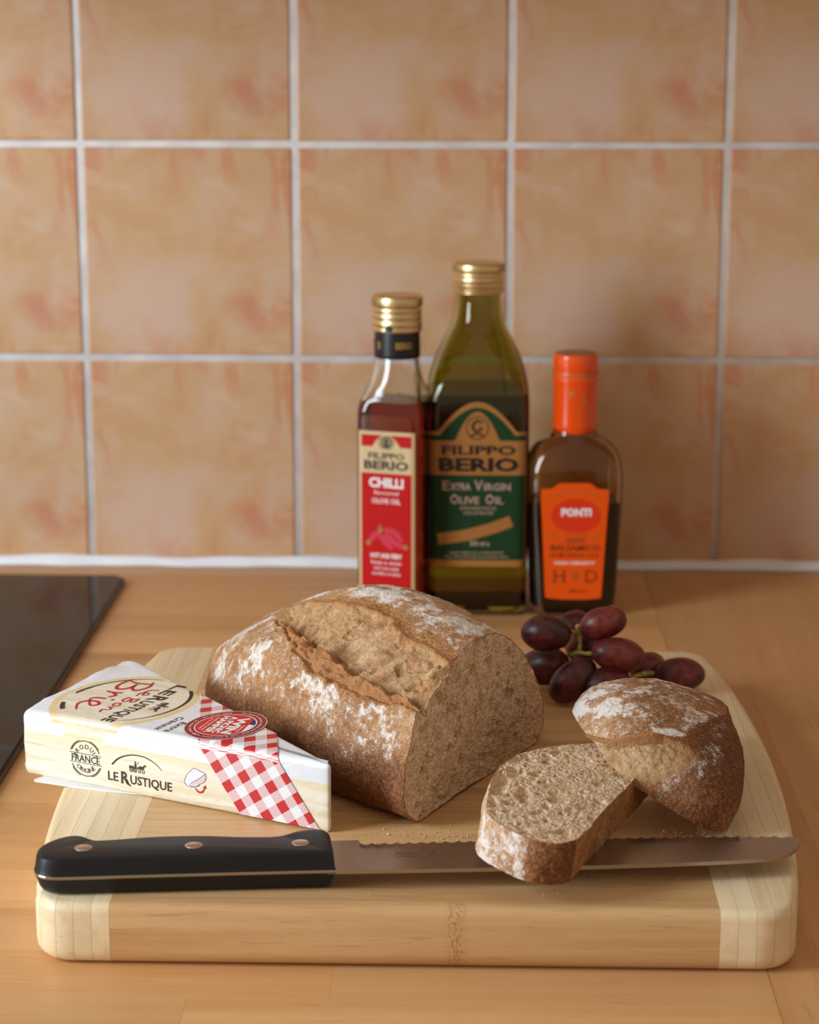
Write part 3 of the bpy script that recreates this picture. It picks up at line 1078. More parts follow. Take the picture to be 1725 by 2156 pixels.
# rounded wedge: a stack of inset outlines gives soft folded edges
def wedge_outline(r, n=6):
    P = np.array([(0, 0), (CX_, 0), (BX_, CY_)])
    rad = [r, r * .35, r * 1.3]
    out = []
    for i in range(3):
        p, a, b = P[i], P[i - 1], P[(i + 1) % 3]
        da = (a - p) / np.linalg.norm(a - p); db = (b - p) / np.linalg.norm(b - p)
        half = math.acos(np.clip(da @ db, -1, 1)) / 2
        R = rad[i]
        tl = R / math.tan(half)
        cen = p + (da + db) / np.linalg.norm(da + db) * R / math.sin(half)
        s, e_ = p + da * tl, p + db * tl
        a0 = math.atan2(*(s - cen)[::-1]); a1 = math.atan2(*(e_ - cen)[::-1])
        dd = (a1 - a0 + math.pi) % (2 * math.pi) - math.pi
        for k in range(n + 1):
            w = a0 + dd * k / n
            out.append(cen + R * np.array([math.cos(w), math.sin(w)]))
    # subdivide the straight sides
    res = []
    m = len(out)
    for i in range(m):
        a, b = out[i], out[(i + 1) % m]
        res.append(a)
        L = np.linalg.norm(b - a)
        k = int(L / .0028)
        for j in range(1, k):
            res.append(a + (b - a) * j / k)
    return np.array(res)

ol = wedge_outline(.0042)
ci = np.array([.052, .024])
m = len(ol)
d = np.roll(ol, -1, 0) - np.roll(ol, 1, 0)
on = np.stack([-d[:, 1], d[:, 0]], -1); on /= np.linalg.norm(on, axis=1)[:, None]
if ((ci - ol) * on).sum() < 0:
    on = -on
lay = [(.0022, 0.0), (.0008, .0005), (.0001, .0018)] + [(0.0, z) for z in np.linspace(.0042, .0295, 12)]
re = .0030
lay += [(re * (1 - math.cos(a)), None, re * math.sin(a)) for a in np.linspace(.2, math.pi / 2, 6)]
V = []
for L_ in lay:
    xy = ol + on * L_[0]
    if L_[1] is None:
        z = BH + BT * xy[:, 1] - re + L_[2]
    else:
        fr = L_[1] / .0295
        z = np.where(L_[1] > .004, L_[1] + fr * (BH - re + BT * xy[:, 1] - .0295), L_[1])
    V.append(np.c_[xy, z])
inner_r = V[-1]
for s in np.linspace(1, 0, 16)[1:]:
    xy = ci + (inner_r[:, :2] - ci) * s
    V.append(np.c_[xy, BH + BT * xy[:, 1]])
nr = len(V)
V = np.concatenate(V)
# crumpled corners: folds at the rind end, small dents along the crest
wr = fbm(V, 70, 3, 3)
wr2 = fbm(V * np.array([.6, 1, 1.5]), 170, 2, 8)
near = np.exp(-((V[:, 0] / .016) ** 2)) * sst(.0, .006, V[:, 2])
nearB = np.exp(-(((V[:, 1] - CY_) / .012) ** 2 + ((V[:, 0] - BX_) / .02) ** 2))
crest = np.exp(-((V[:, 2] - .031) / .006) ** 2) * np.exp(-(V[:, 1] / .012) ** 2)
V[:, 2] += near * wr * .0016 - near * .0009 * np.exp(-(V[:, 1] / .01) ** 2) + nearB * wr * .0014 + crest * wr2 * .00025 * (V[:, 0] < .098)
V[:, 0] += near * wr2 * .0012
V[:, 2] = np.maximum(V[:, 2], 0.0)
F = grid_faces(nr, m)
link('wrapper', mesh_np('wrapper', V, F, M_WRAP), brie)
# loose film flap sticking out under the pack at its rind end
fl = np.array([(.0105, -.0040), (.0135, -.0078), (.040, -.0036), (.075, .002), (.070, .012), (.015, .010)])
bm = bmesh.new()
f = bm.faces.new([bm.verts.new((p[0], p[1], -.0004 + .0006 * (k % 2))) for k, p in enumerate(fl)])
r = bmesh.ops.extrude_face_region(bm, geom=[f])
for v in [g_ for g_ in r['geom'] if isinstance(g_, bmesh.types.BMVert)]:
    v.co.z += .0003
from_bm('film_flap', bm, plain('white_film', c(236, 234, 238), .3), brie)


def on_top(off):
    return lambda V: np.c_[V[:, 0], V[:, 1], BH + BT * V[:, 1] + off]


def on_front(off):
    return lambda V: np.c_[V[:, 0], np.full(len(V), -off), V[:, 1]]


def design_top(off):
    """Frame of the printed design on the top: p runs along -y, q (up) along +x; values in mm, y already foreshortened."""
    def fn(V):
        y = -V[:, 0] / 1000
        x = V[:, 1] / 1000 + SHEAR * y
        return np.c_[x, y, BH + BT * y + off]
    return fn


def design_front(off):
    return lambda V: np.c_[V[:, 0] / 1000, np.full(len(V), -off), V[:, 1] / 1000]


# gingham band: over the top, round the crest and down the front
def mat_gingham():
    g = G('red_gingham_print')
    uv = g.n('UVMap', out=0, uv_map='check')
    u, v, _ = g.sep(uv)
    def stripe(s):
        return g.m_('LESS_THAN', g.m_('FRACT', g.m_('MULTIPLY', s, .5)), .5)
    su, sv = stripe(u), stripe(v)
    # halftone where one red stripe crosses white: tiny diagonal dots
    a = g.m_('FRACT', g.m_('MULTIPLY', g.m_('ADD', u, v), 6.0))
    b = g.m_('FRACT', g.m_('MULTIPLY', g.m_('SUBTRACT', u, v), 6.0))
    da, db = g.m_('SUBTRACT', a, .5), g.m_('SUBTRACT', b, .5)
    dot = g.m_('LESS_THAN', g.m_('ADD', g.m_('MULTIPLY', da, da), g.m_('MULTIPLY', db, db)), .125)
    one = g.m_('ABSOLUTE', g.m_('SUBTRACT', su, sv))
    both = g.m_('MULTIPLY', su, sv)
    fac = g.m_('ADD', both, g.m_('MULTIPLY', one, dot), cl=True)
    g.set('Base Color', g.mix(fac, c(238, 236, 238), c(198, 18, 26)))
    g.set('Roughness', .32)
    g.set('Coat Weight', .25); g.set('Coat Roughness', .15)
    return g.m


def band():
    """Quads from the far edge of the top to the bottom of the front, with check coordinates."""
    nL, nW = 60, 40
    off = .00045
    V, UV = [], []
    rows = []
    # centre lines of the two edges: list of (left point, right point) stations in 'unrolled' order
    hyp = lambda x: CY_ * (CX_ - x) / (CX_ - BX_)
    for i in range(nL):
        s = i / (nL - 1)
        row = []
        for j in range(nW):
            w_ = j / (nW - 1)
            if s < .48:
                # top: left edge (63.5, y 50) -> (104.8, 0), right edge (131, 21) -> (148.6, 0)
                k = s / .48
                lx, ly = .0632 + (.1045 - .0632) * k, .0512 * (1 - k)
                rx, ry = .1310 + (.1486 - .1310) * k, .0212 * (1 - k)
                xm, y = lx + (rx - lx) * w_, ly + (ry - ly) * w_
                x = xm + SHEAR * y
                if y > hyp(x) - .0012:
                    # slide back inside the pack's long edge
                    y = hyp(x) - .0012
                p = (x, y)
                z = BH + BT * y + off
                # round over the crest
                if y < re:
                    a = (re - y) / re
                    z -= re * (1 - math.sqrt(max(0, 1 - a * a)))
                    p = (x, y - off * a)
                V.append((p[0], p[1], z))
                cu, cv = (xm - .1322) * 1000, (y - .0170) * 1000
                ax_, ay_ = 7.3 / 2, -9.2 / 2
                bx_, by_ = 7.0 / 2, 7.0 / 2
                det = ax_ * by_ - ay_ * bx_
                UV.append(((cu * by_ - cv * bx_) / det + .5, (ax_ * cv - ay_ * cu) / det + .5))
            else:
                k = (s - .48) / .52
                z = (BH - re) * (1 - k) + .0010 * k
                lx = .1050 + (.1278 - .1050) * k
                rx = .1490 + (.1705 - .1490) * k
                x = lx + (rx - lx) * w_
                V.append((x, -off, z))
                cu, cv = (x - .1212) * 1000, (z - .0139) * 1000
                ax_, ay_ = 6.15 / 2, -8.6 / 2
                bx_, by_ = 8.7 / 2, 6.0 / 2
                det = ax_ * by_ - ay_ * bx_
                UV.append(((cu * by_ - cv * bx_) / det + .5, (ax_ * cv - ay_ * cu) / det + .5))
    V = np.array(V); UV = np.array(UV)
    i = np.arange(nL - 1)[:, None] * nW; j = np.arange(nW - 1)[None]
    F = np.stack([i + j, i + j + nW, i + j + nW + 1, i + j + 1], -1).reshape(-1, 4)
    me = mesh_np('gingham_band', V, F, mat_gingham())
    uvl = me.uv_layers.new(name='check')
    li = np.zeros(len(me.loops), dtype=np.int32); me.loops.foreach_get('vertex_index', li)
    uvl.data.foreach_set('uv', UV[li].astype(np.float32).ravel())
    return link('gingham_band', me, brie)


gb = band()
gb['label'] = 'red and white gingham band printed across the cheese wrapper'

# --- print on the top
pr = Print()
V_, F_ = fit_text('LE', 14.2, 6.4, .016)
pr.at((V_, F_), -48.4, 46.2)
V_, F_ = fit_text('R', 6.6, 8.4, .024)
pr.at((V_, F_), -36.2, 46.2)
V_, F_ = fit_text('USTIQUE', 29.5, 6.4, .016)
pr.at((V_, F_), -17.3, 46.2)
# horse-drawn cart in a few strokes
def cart(pr, x, y, s):
    """s: width of the group in mm"""
    k = s / 11.0
    def P_(pts): return [(x + px * k, y + py * k) for px, py in pts]
    for cx_, r_ in ((1.6, 1.15), (3.9, 1.15)):
        pr.disc(x + cx_ * k, y + 1.15 * k, r_ * k, n=18, r_in=(r_ - .32) * k)
        for a in (0, 1.05, 2.1):
            pr.stroke(P_([(cx_ - r_ * math.cos(a), 1.15 - r_ * math.sin(a)), (cx_ + r_ * math.cos(a), 1.15 + r_ * math.sin(a))]), .16 * k)
    pr.poly(P_([(.2, 2.1), (.7, 3.6), (1.5, 3.2), (2.6, 3.4), (3.4, 2.9), (5.0, 2.9), (5.0, 2.1), (3.0, 1.9), (1.2, 1.9)]))
    pr.poly(P_([(3.7, 2.9), (3.5, 4.4), (4.0, 5.0), (4.6, 4.4), (4.9, 2.9)]))
    pr.disc(x + 4.2 * k, y + 5.4 * k, .5 * k, n=12)
    pr.stroke(P_([(4.5, 4.3), (5.6, 4.9), (6.0, 6.0)]), .22 * k)
    pr.stroke(P_([(4.6, 2.3), (6.6, 2.5)]), .2 * k)
    pr.disc(x + 7.5 * k, y + 3.0 * k, 1.55 * k, .85 * k, n=20)
    pr.poly(P_([(8.3, 3.2), (9.3, 4.7), (10.0, 4.9), (10.9, 4.2), (10.6, 3.9), (9.8, 4.0), (9.1, 2.6)]))
    pr.stroke(P_([(6.2, 3.4), (5.6, 2.9), (5.5, 1.9)]), .3 * k)
    for lx, kx, fx in ((6.4, 6.1, 6.3), (6.9, 7.3, 6.8), (8.3, 8.2, 8.6), (8.7, 9.5, 9.1)):
        pr.stroke(P_([(lx, 2.6), (kx, 1.4), (fx, .1)]), .34 * k)
cart(pr, -34.0, 56.2, 12.5)
V_, F_ = fit_text('Extra', 13.0, 3.6, .006)
pr.at((V_, F_), -9.3, 82.2)
V_, F_ = fit_text('Crémeux', 17.5, 3.6, .006)
pr.at((V_, F_), -12.0, 76.4)
pr.arc(-29.5, 38.0, 29.0, 28.8, 184, 318, 1.5, taper=[.2, .5, .9, 1.3, 1.5])
pr.arc(-29.5, 38.0, 29.0, 29.6, 30, 138, 1.2, taper=[.15, .5, .8, 1.2, 1.5])
pr.build('lettering', INK_BROWN, brie, design_top(.00018))['label'] = 'dark brown lettering on top'
pr = Print()
w_ = 1.35
# red script: le Bon Brie
pr.stroke([(-51.5, 34.8), (-50.0, 27), (-51.6, 20.5)], w_, [.8, 1.1, .6])
pr.stroke([(-53.8, 33.2), (-47.5, 35.6), (-41.5, 33.2), (-43.5, 29.2), (-48.8, 27.7)], w_, [.7, 1, 1.3, 1.1, .7])
pr.stroke([(-48.8, 27.7), (-42.5, 27.4), (-39.8, 23.6), (-44.0, 20.2), (-51.4, 20.2), (-54.0, 22.0)], w_, [.7, 1.2, 1.5, 1.1, 1, .5])
pr.stroke([(-36.6, 29.6), (-35.0, 25.2), (-35.6, 20.8)], w_, [1, 1.3, .8])
pr.stroke([(-35.0, 25.0), (-32.4, 28.8), (-29.0, 27.4)], w_, [.8, 1.3, .9])
pr.stroke([(-27.0, 28.0), (-26.0, 22.6), (-24.0, 21.0)], w_, [1, 1.3, .7]); pr.disc(-26.8, 32.0, .9)
pr.stroke([(-24.0, 21.0), (-19.0, 25.0), (-16.6, 28.2), (-19.6, 30.2), (-22.2, 26.4), (-20.8, 21.8), (-16.0, 20.6), (-9.5, 25.5)], w_, [.7, .8, 1, 1.1, 1.2, 1.1, .9, .4])
w_ = .85
pr.stroke([(-46.0, 43.4), (-44.4, 39.6), (-41.0, 38.4)], w_)
pr.stroke([(-41.5, 39.2), (-37.6, 40.4), (-38.8, 42.6), (-41.2, 40.6), (-39.4, 37.9), (-35.6, 38.4)], w_)
pr.stroke([(-31.8, 43.0), (-31.4, 39.4), (-32.4, 36.6)], w_)
pr.stroke([(-33.4, 42.4), (-29.4, 43.4), (-27.4, 41.8), (-30.8, 40.0), (-26.8, 39.0), (-28.4, 36.6), (-32.6, 36.8)], w_)
pr.stroke([(-22.0, 40.2), (-24.4, 38.8), (-23.4, 36.6), (-20.8, 37.2), (-20.6, 39.4), (-22.0, 40.2)], w_)
pr.stroke([(-18.6, 40.0), (-18.4, 36.4)], w_)
pr.stroke([(-18.4, 37.6), (-16.4, 40.0), (-15.0, 39.0), (-14.6, 36.8), (-11.0, 38.0)], w_)
pr.build('script_lettering', INK_RED, brie, design_top(.00018))['label'] = 'red handwritten lettering on top'

# --- print on the front
pr = Print()
R0 = (39.2, 14.0)
pr.arc(R0[0], R0[1], 8.9, 8.9, 24, 156, .42); pr.arc(R0[0], R0[1], 9.5, 9.5, 34, 74, .3); pr.arc(R0[0], R0[1], 9.5, 9.5, 112, 160, .3)
pr.arc(R0[0], R0[1], 8.9, 8.9, 204, 336, .42); pr.arc(R0[0], R0[1], 9.5, 9.5, 214, 250, .3); pr.arc(R0[0], R0[1], 9.5, 9.5, 290, 338, .3)
pr.stroke([(R0[0] - 9.4, R0[1] + 2.3), (R0[0] + 9.4, R0[1] + 2.3)], .26)
pr.stroke([(R0[0] - 9.4, R0[1] - 2.5), (R0[0] + 9.4, R0[1] - 2.5)], .26)
def serif_text(pr, s, x, y, width, h, bold=.004):
    """Capitals with small slab serifs at the foot and head of the stems."""
    V_, F_ = fit_text(s, width, h, bold)
    pr.at((V_, F_), x, y)
    lo = V_[np.abs(V_[:, 1]) < h * .02]
    for yy_, sel in ((0, np.abs(V_[:, 1]) < h * .03), (h, np.abs(V_[:, 1] - h) < h * .05)):
        xs_ = np.sort(V_[sel][:, 0])
        if not len(xs_):
            continue
        grp = np.split(xs_, np.where(np.diff(xs_) > h * .16)[0] + 1)
        for g_ in grp:
            if g_[-1] - g_[0] < h * .35:
                pr.stroke([(x + g_[0] - h * .07, y + yy_), (x + g_[-1] + h * .07, y + yy_)], h * .055)
serif_text(pr, 'FRANCE', R0[0], R0[1] - 1.9, 16.6, 3.5, .006)
pr.arc_text('PRODUIT', R0[0], R0[1], 4.9, 90, 3.3, .004, gap=.14)
pr.arc_text('ORIGINE', R0[0], R0[1], 7.3, 270, 3.3, .004, inner=True, gap=.14)
pr.build('origin_mark', INK_BLACK, brie, design_front(.00016))['label'] = 'black round origin mark on the front'
pr = Print()
base = lambda x: 5.0
V_, F_ = fit_text('LE', 6.0, 4.6, .016); pr.at((V_, F_), 55.2, 5.55)
V_, F_ = fit_text('R', 4.6, 6.1, .026); pr.at((V_, F_), 62.2, 5.1)
pr.stroke([(62.8, 7.4), (64.0, 5.2), (65.6, 4.3)], 1.1, [1, 1, .3])
V_, F_ = fit_text('USTIQUE', 24.0, 4.5, .018); pr.at((V_, F_), 77.2, 5.55)
cart(pr, 64.4, 11.6, 10.6)
pr.stroke([(54.7, 13.6), (58.3, 17.0), (63.0, 19.3), (68.2, 20.4), (74.5, 20.1), (80.2, 17.8), (83.8, 14.9)], .75, [1.1, 1.0, .8, .7, .7, .5, .2])
pr.build('lettering', INK_BROWN, brie, design_front(.00016))['label'] = 'dark brown lettering on the front'
# opening pictogram
pr = Print()
pr.poly([(101.9, 19.5), (108.2, 17.5), (108.1, 14.0), (104.7, 11.5), (102.2, 10.1), (98.6, 10.0), (96.4, 11.6), (98.2, 15.9)])
pr.build('pictogram', ink('pictogram_white', c(232, 230, 240)), brie, design_front(.00014))
pr = Print()
pr.stroke([(101.9, 19.5), (108.2, 17.5), (108.1, 14.0), (104.7, 11.7), (102.2, 10.1), (98.6, 10.0), (96.4, 11.6), (98.2, 15.9), (101.9, 19.5)], .22)
pr.stroke([(108.2, 17.5), (104.4, 14.4), (100.2, 11.6), (99.6, 10.2)], .25)
pr.stroke([(100.0, 10.2), (103.6, 10.6), (104.8, 11.4)], .22)
pr.build('pictogram_outline', ink('pictogram_line', c(92, 78, 92)), brie, design_front(.00018))
pr = Print()
pr.poly([(108.2, 17.2), (108.0, 14.1), (104.6, 11.8), (100.4, 10.6), (100.6, 11.5), (104.6, 14.2)])
pr.build('pictogram_shade', ink('pictogram_pink', c(226, 198, 194)), brie, design_front(.00016))
pr = Print()
pr.stroke([(102.4, 9.6), (104.2, 8.0), (106.4, 8.3), (107.9, 10.6)], .85, [.5, 1.1, 1.1, .8])
pr.poly([(106.7, 10.6), (108.9, 10.2), (108.3, 12.0)])
pr.build('pictogram_arrow', INK_RED, brie, design_front(.00016))

# --- round competition sticker on the crest
M_STK = ink('sticker_dark_red', c(158, 30, 34), .3); M_STK2 = ink('sticker_red', c(214, 32, 30), .3)
SX, SY = 104.2, 19.3
def on_sticker(off):
    def fn(V):
        a = math.radians(-77.5)
        ca, sa = math.cos(a), math.sin(a)
        X = SX + V[:, 0] * ca - V[:, 1] * sa
        Y = SY + V[:, 0] * sa + V[:, 1] * ca
        X, Y = (X + SHEAR * Y) / 1000, Y / 1000
        z = BH + BT * Y + off
        low = np.clip((re - Y) / re, 0, 1)
        return np.c_[X, Y, z - .6 * re * (1 - np.sqrt(1 - low ** 2 * .8))]
    return fn
pr = Print(); pr.disc(0, 0, 18.2, n=72); stk = pr.build('sticker', M_STK, brie, on_sticker(.00072))
stk['label'] = 'round red sticker stuck over the gingham'
pr = Print(); pr.disc(0, 0, 13.6, n=64); pr.build('sticker_centre', M_STK2, stk, on_sticker(.00080))
pr = Print()
pr.disc(0, 0, 13.9, n=64, r_in=13.4)
pr.disc(0, 0, 18.3, n=72, r_in=18.0)
V_, F_ = fit_text('WIN', 21.0, 4.7, .05); pr.at((V_, F_), 0, 2.6)
V_, F_ = fit_text('A PICNIC', 21.5, 3.2, .045); pr.at((V_, F_), 0, -1.6)
V_, F_ = fit_text('HAMPER', 21.5, 3.2, .045); pr.at((V_, F_), 0, -5.6)
V_, F_ = fit_text('CHANCE TO', 8.5, 1.3, .012); pr.at((V_, F_), 3.5, 8.2)
V_, F_ = fit_text('7,500 instant prizes', 17, 1.2, .012); pr.at((V_, F_), 0, -8.0)
V_, F_ = fit_text('to be won instantly', 14, 1.2, .012); pr.at((V_, F_), 0, -10.0)
pr.arc_text('Purchase & visit our website and enter code & scan sticker to see', 0, 0, 15.2, 70, 1.95, .014)
pr.arc_text('·  24hr winner instant win  ·  18+ terms apply', 0, 0, 15.2, 268, 1.95, .014)
pr.poly([(-2.5, 10.2), (7.2, 11.2), (6.0, 11.9), (3, 13.0), (-1.8, 13.2)])
pr.build('sticker_print', INK_WHITE, stk, on_sticker(.00088))
pr = Print(); pr.poly([(-2.8, 10.2), (-1.9, 13.15), (-5.0, 12.4), (-8.6, 10.0), (-9.2, 9.2)])
pr.build('flag_blue', ink('flag_blue', c(44, 48, 104)), stk, on_sticker(.00088))
# ---------------------------------------------------------------- bread knife
KZ = .0090                      # half height of the handle: mid plane of the tang above the board
knife = thing('bread_knife', 'serrated bread knife with black riveted handle lying on its side on the board', 'knife', (-.0575, -.671, BZ), math.radians(5.5))
M_HANDLE = G('black_handle_plastic')
_n = M_HANDLE.noise(M_HANDLE.obj(), 1400, 2)
M_HANDLE.set('Base Color', c(22, 22, 25)); M_HANDLE.set('Roughness', .46); M_HANDLE.set('Specular IOR Level', .35); M_HANDLE.bump(_n, .10, .0004)
M_HANDLE = M_HANDLE.m
M_STEEL = G('brushed_steel')
_o = M_STEEL.obj()
_s = M_STEEL.noise(M_STEEL.map(_o, scale=(.06, 1, 1)), 1800, 3, .6)
M_STEEL.set('Base Color', c(176, 168, 162)); M_STEEL.set('Metallic', 1.0)
M_STEEL.set('Roughness', M_STEEL.m_('ADD', .22, M_STEEL.m_('MULTIPLY', _s, .14)))
M_STEEL.bump(_s, .06, .0002)
M_STEEL = M_STEEL.m
M_RIVET = plain('satin_rivet', c(212, 190, 176), .35, 1.0)

ho = np.array([(0, -11.6), (0.3, -6), (0.2, 8), (0.0, 13.4), (-1.4, 17.0), (-3.6, 19.4), (-6.5, 19.7), (-10.5, 19.3), (-14, 17.2), (-18, 13.4), (-22.5, 11.1), (-30, 10.8),
               (-42, 12.2), (-52, 14.0), (-62, 15.0), (-73, 15.0), (-83, 14.2), (-95, 12.2), (-104, 11.4), (-107.5, 13.4), (-110.5, 17.2), (-113.5, 19.0), (-117.5, 18.2), (-122, 14.6), (-126, 9.0),
               (-128.2, 2.0), (-128, -4.0), (-125.6, -9.2), (-121, -11.8), (-114, -12.3), (-90, -12.0), (-60, -11.8), (-30, -11.7), (-2.0, -11.8)]) / 1000


def smooth_loop(P, k=3):
    out = []
    n = len(P)
    for i in range(n):
        p0, p1, p2, p3 = P[i - 1], P[i], P[(i + 1) % n], P[(i + 2) % n]
        for s in np.arange(k) / k:
            out.append(.5 * ((2 * p1) + (-p0 + p2) * s + (2 * p0 - 5 * p1 + 4 * p2 - p3) * s ** 2 + (-p0 + 3 * p1 - 3 * p2 + p3) * s ** 3))
    return np.array(out)


def offset_loop(P, d):
    cc = np.array([-.064, .0035])
    return cc + (P - cc) * np.array([1 - d / .064, 1 - d / .0155])


def layered(loop, layers):
    V = np.concatenate([np.c_[offset_loop(loop, i), np.full(len(loop), z)] for i, z in layers])
    m = len(loop)
    side = grid_faces(len(layers), m)
    return V, side, m


hl_ = smooth_loop(ho)
def scale_mesh(layers):
    V, side, m = layered(hl_, layers)
    bm = bmesh.new()
    vs = [bm.verts.new(p) for p in V]
    for f in side:
        bm.faces.new([vs[i] for i in f])
    bm.faces.new(vs[:m]); bm.faces.new(vs[-m:])
    return bm
up = [(0, KZ + .0007)] + [(.0002 + .0010 * k / 5, KZ + .0007 + .0066 * k / 5) for k in range(1, 5)] + [(.0015, KZ + .0076), (.0023, KZ + .0081), (.0032, KZ + .0083)]
dn = [(0, KZ - .0007)] + [(.0002 + .0020 * k / 5, KZ - .0007 - .0066 * k / 5) for k in range(1, 5)] + [(.0028, KZ - .0076), (.0036, KZ - .0081), (.0046, .0002 + .0004)]
for L_ in (up, dn):
    o = from_bm('handle_scale', scale_mesh(L_), M_HANDLE, knife); auto_smooth(o, 40)
o = from_bm('tang', scale_mesh([(.0001, KZ - .0008), (-.00008, KZ - .0003), (-.00008, KZ + .0003), (.0001, KZ + .0008)]), M_STEEL, knife, smooth=False)
for x_ in (-107.4, -60.2, -14.2):
    pr_ = [(.0001, .0009), (.0030, .00085), (.0038, .0006), (.0040, 0.0), (.0040, -.002)]
    V, F = lathe(pr_[::-1], 28)
    b_ = link('rivet', mesh_np('rivet', V, F, M_RIVET), knife, (x_ / 1000, .0016, KZ + .0078))

# blade: spine in front, scalloped edge behind
xs_ = np.linspace(-.004, .2075, 420)
def spine(x):
    return np.interp(x, [-.004, .0, .06, .11, .142, .17, .187, .1934, .1986, .2030, .2060, .2072, .2075], [-.0116, -.0118, -.0132, -.0136, -.0132, -.0118, -.0104, -.0088, -.0056, .0000, .0062, .0106, .0130])
def edge(x):
    e0 = np.interp(x, [-.004, .0, .0118, .0122, .06, .126, .17, .198, .2055, .2075], [.0236, .0236, .0236, .0214, .0212, .0208, .0200, .0186, .0160, .0138])
    ph = ((x - .0122) / .00545) % 1
    sc = np.sin(math.pi * ph) ** .8 * .0020
    return e0 - np.where((x > .0125) & (x < .203), sc, 0)
ts = np.linspace(0, 1, 22)
sp, ed = spine(xs_), edge(xs_)
V = []
for side in (1, -1):
    for x_, s_, e_ in zip(xs_, sp, ed):
        for t in ts:
            y_ = s_ + (e_ - s_) * t
            thk = .00085 - .00022 * t
            db = e_ - y_
            hb = sst(.0, .0075, db) if x_ > .0122 else 1.0
            # hollow-ground bevel behind the scallops
            thk *= (.12 + .88 * hb)
            V.append((x_, y_, KZ - .0003 + side * thk))
nx, nt_ = len(xs_), len(ts)
i = np.arange(nx - 1)[:, None] * nt_; j = np.arange(nt_ - 1)[None]
q = np.stack([i + j, i + j + nt_, i + j + nt_ + 1, i + j + 1], -1).reshape(-1, 4)
off = nx * nt_
F = [q, q[:, ::-1] + off]
k = np.arange(nx - 1)
F.append(np.stack([k * nt_, k * nt_ + off, (k + 1) * nt_ + off, (k + 1) * nt_], -1))
F.append(np.stack([k * nt_ + nt_ - 1, (k + 1) * nt_ + nt_ - 1, (k + 1) * nt_ + nt_ - 1 + off, k * nt_ + nt_ - 1 + off], -1))
o = link('blade', mesh_np('blade', V, F, M_STEEL), knife); auto_smooth(o, 30)
pr = Print()
V_, F_ = fit_text('Russell', 13.0, 2.6, .012); pr.at((V_, F_), 0, .5)
V_, F_ = fit_text('Hobbs', 10.5, 2.6, .012); pr.at((V_, F_), 1.0, -3.3)
pr.disc(-10.2, -.2, 2.9, n=30, r_in=2.3); pr.disc(-10.2, -.2, 1.5, n=24, r_in=.8)
pr.build('etched_mark', plain('etch', c(128, 116, 106), .6, .6), o, lambda V: np.c_[.0335 - V[:, 0] / 1000, .0045 - V[:, 1] / 1000, np.full(len(V), KZ - .0003 + .00086)])

# ---------------------------------------------------------------- grapes
def mat_grape():
    g = G('red_grape_skin')
    o = g.obj()
    x, y, z = g.sep(o)
    n1 = g.noise(o, 110, 3, .5, .6)
    n2 = g.noise(g.map(o, scale=(.5, 1.4, 1.4)), 420, 3, .6)
    r = g.n('ObjectInfo', out='Random')
    f = g.m_('ADD', g.m_('MULTIPLY', n1, .8), g.m_('MULTIPLY', g.m_('SUBTRACT', r, .5), .28))
    col = g.ramp(f, [(.26, c(58, 16, 18)), (.42, c(98, 28, 26)), (.60, c(136, 50, 42))])
    tip = g.step(x, .006, .014)
    col = g.mix(g.m_('MULTIPLY', tip, .5), col, c(44, 18, 26))
    bloom = g.m_('MULTIPLY', g.step(n2, .48, .72), .12)
    col = g.mix(bloom, col, c(180, 140, 140))
    g.set('Base Color', col)
    g.set('Roughness', g.m_('ADD', .30, g.m_('MULTIPLY', n2, .2)))
    g.set('Subsurface Weight', .18); g.set('Subsurface Radius', (.8, .15, .1)); g.set('Subsurface Scale', .004)
    return g.m


M_GRAPE = mat_grape()
M_STEM = G('green_grape_stem')
_n = M_STEM.noise(M_STEM.obj(), 240, 3)
M_STEM.set('Base Color', M_STEM.ramp(_n, [(.36, c(120, 128, 48)), (.6, c(184, 160, 84))])); M_STEM.set('Roughness', .6)
M_STEM = M_STEM.m
bunch = thing('grape_bunch', 'small bunch of dark red grapes on green stems behind the bread', 'grapes', (.07, -.395, BZ))
gm = bmesh.new()
bmesh.ops.create_uvsphere(gm, u_segments=40, v_segments=26, radius=1)
grape_me = []
for k in range(3):
    b2 = gm.copy()
    for v in b2.verts:
        p = np.array(v.co)
        x_, y_, z_ = p[2], p[0], p[1]          # poles along x: flower end and stalk end
        s_ = 1 + .035 * math.sin(3 * x_ + k * 2) * (1 - x_ * x_) - .04 * x_ * (1 - x_ * x_)
        v.co = (x_ * (1 - .03 * (y_ * y_ + z_ * z_ < .02)), y_ * s_ * (1 + .02 * math.sin(k + 5 * x_)), z_ * s_)
    grape_me.append(b2)
GR = [  # centre, semi-axis along, semi-axis across, axis direction
    ((.0425, -.4085, .0660), .0140, .0100, (-1, .1, .03)), ((.0585, -.3710, .0580), .0125, .0098, (.6, .5, .5)), ((.0741, -.4015, .0700), .0133, .0092, (1, .05, .30)),
    ((.0821, -.4120, .0550), .0150, .0096, (1, .0, -.16)), ((.0640, -.3835, .0515), .0125, .0095, (.2, .9, -.2)), ((.0424, -.3930, .0425), .0150, .0108, (-.9, .3, -.2)),
    ((.0572, -.4150, .0415), .0155, .0100, (-.72, -.25, -.60)), ((.0755, -.4170, .0392), .0140, .0100, (.9, .2, .25)), ((.1010, -.3820, .0385), .0125, .0094, (.5, .8, .05)),
    ((.1173, -.3935, .0388), .0145, .0094, (1, .1, -.03))]
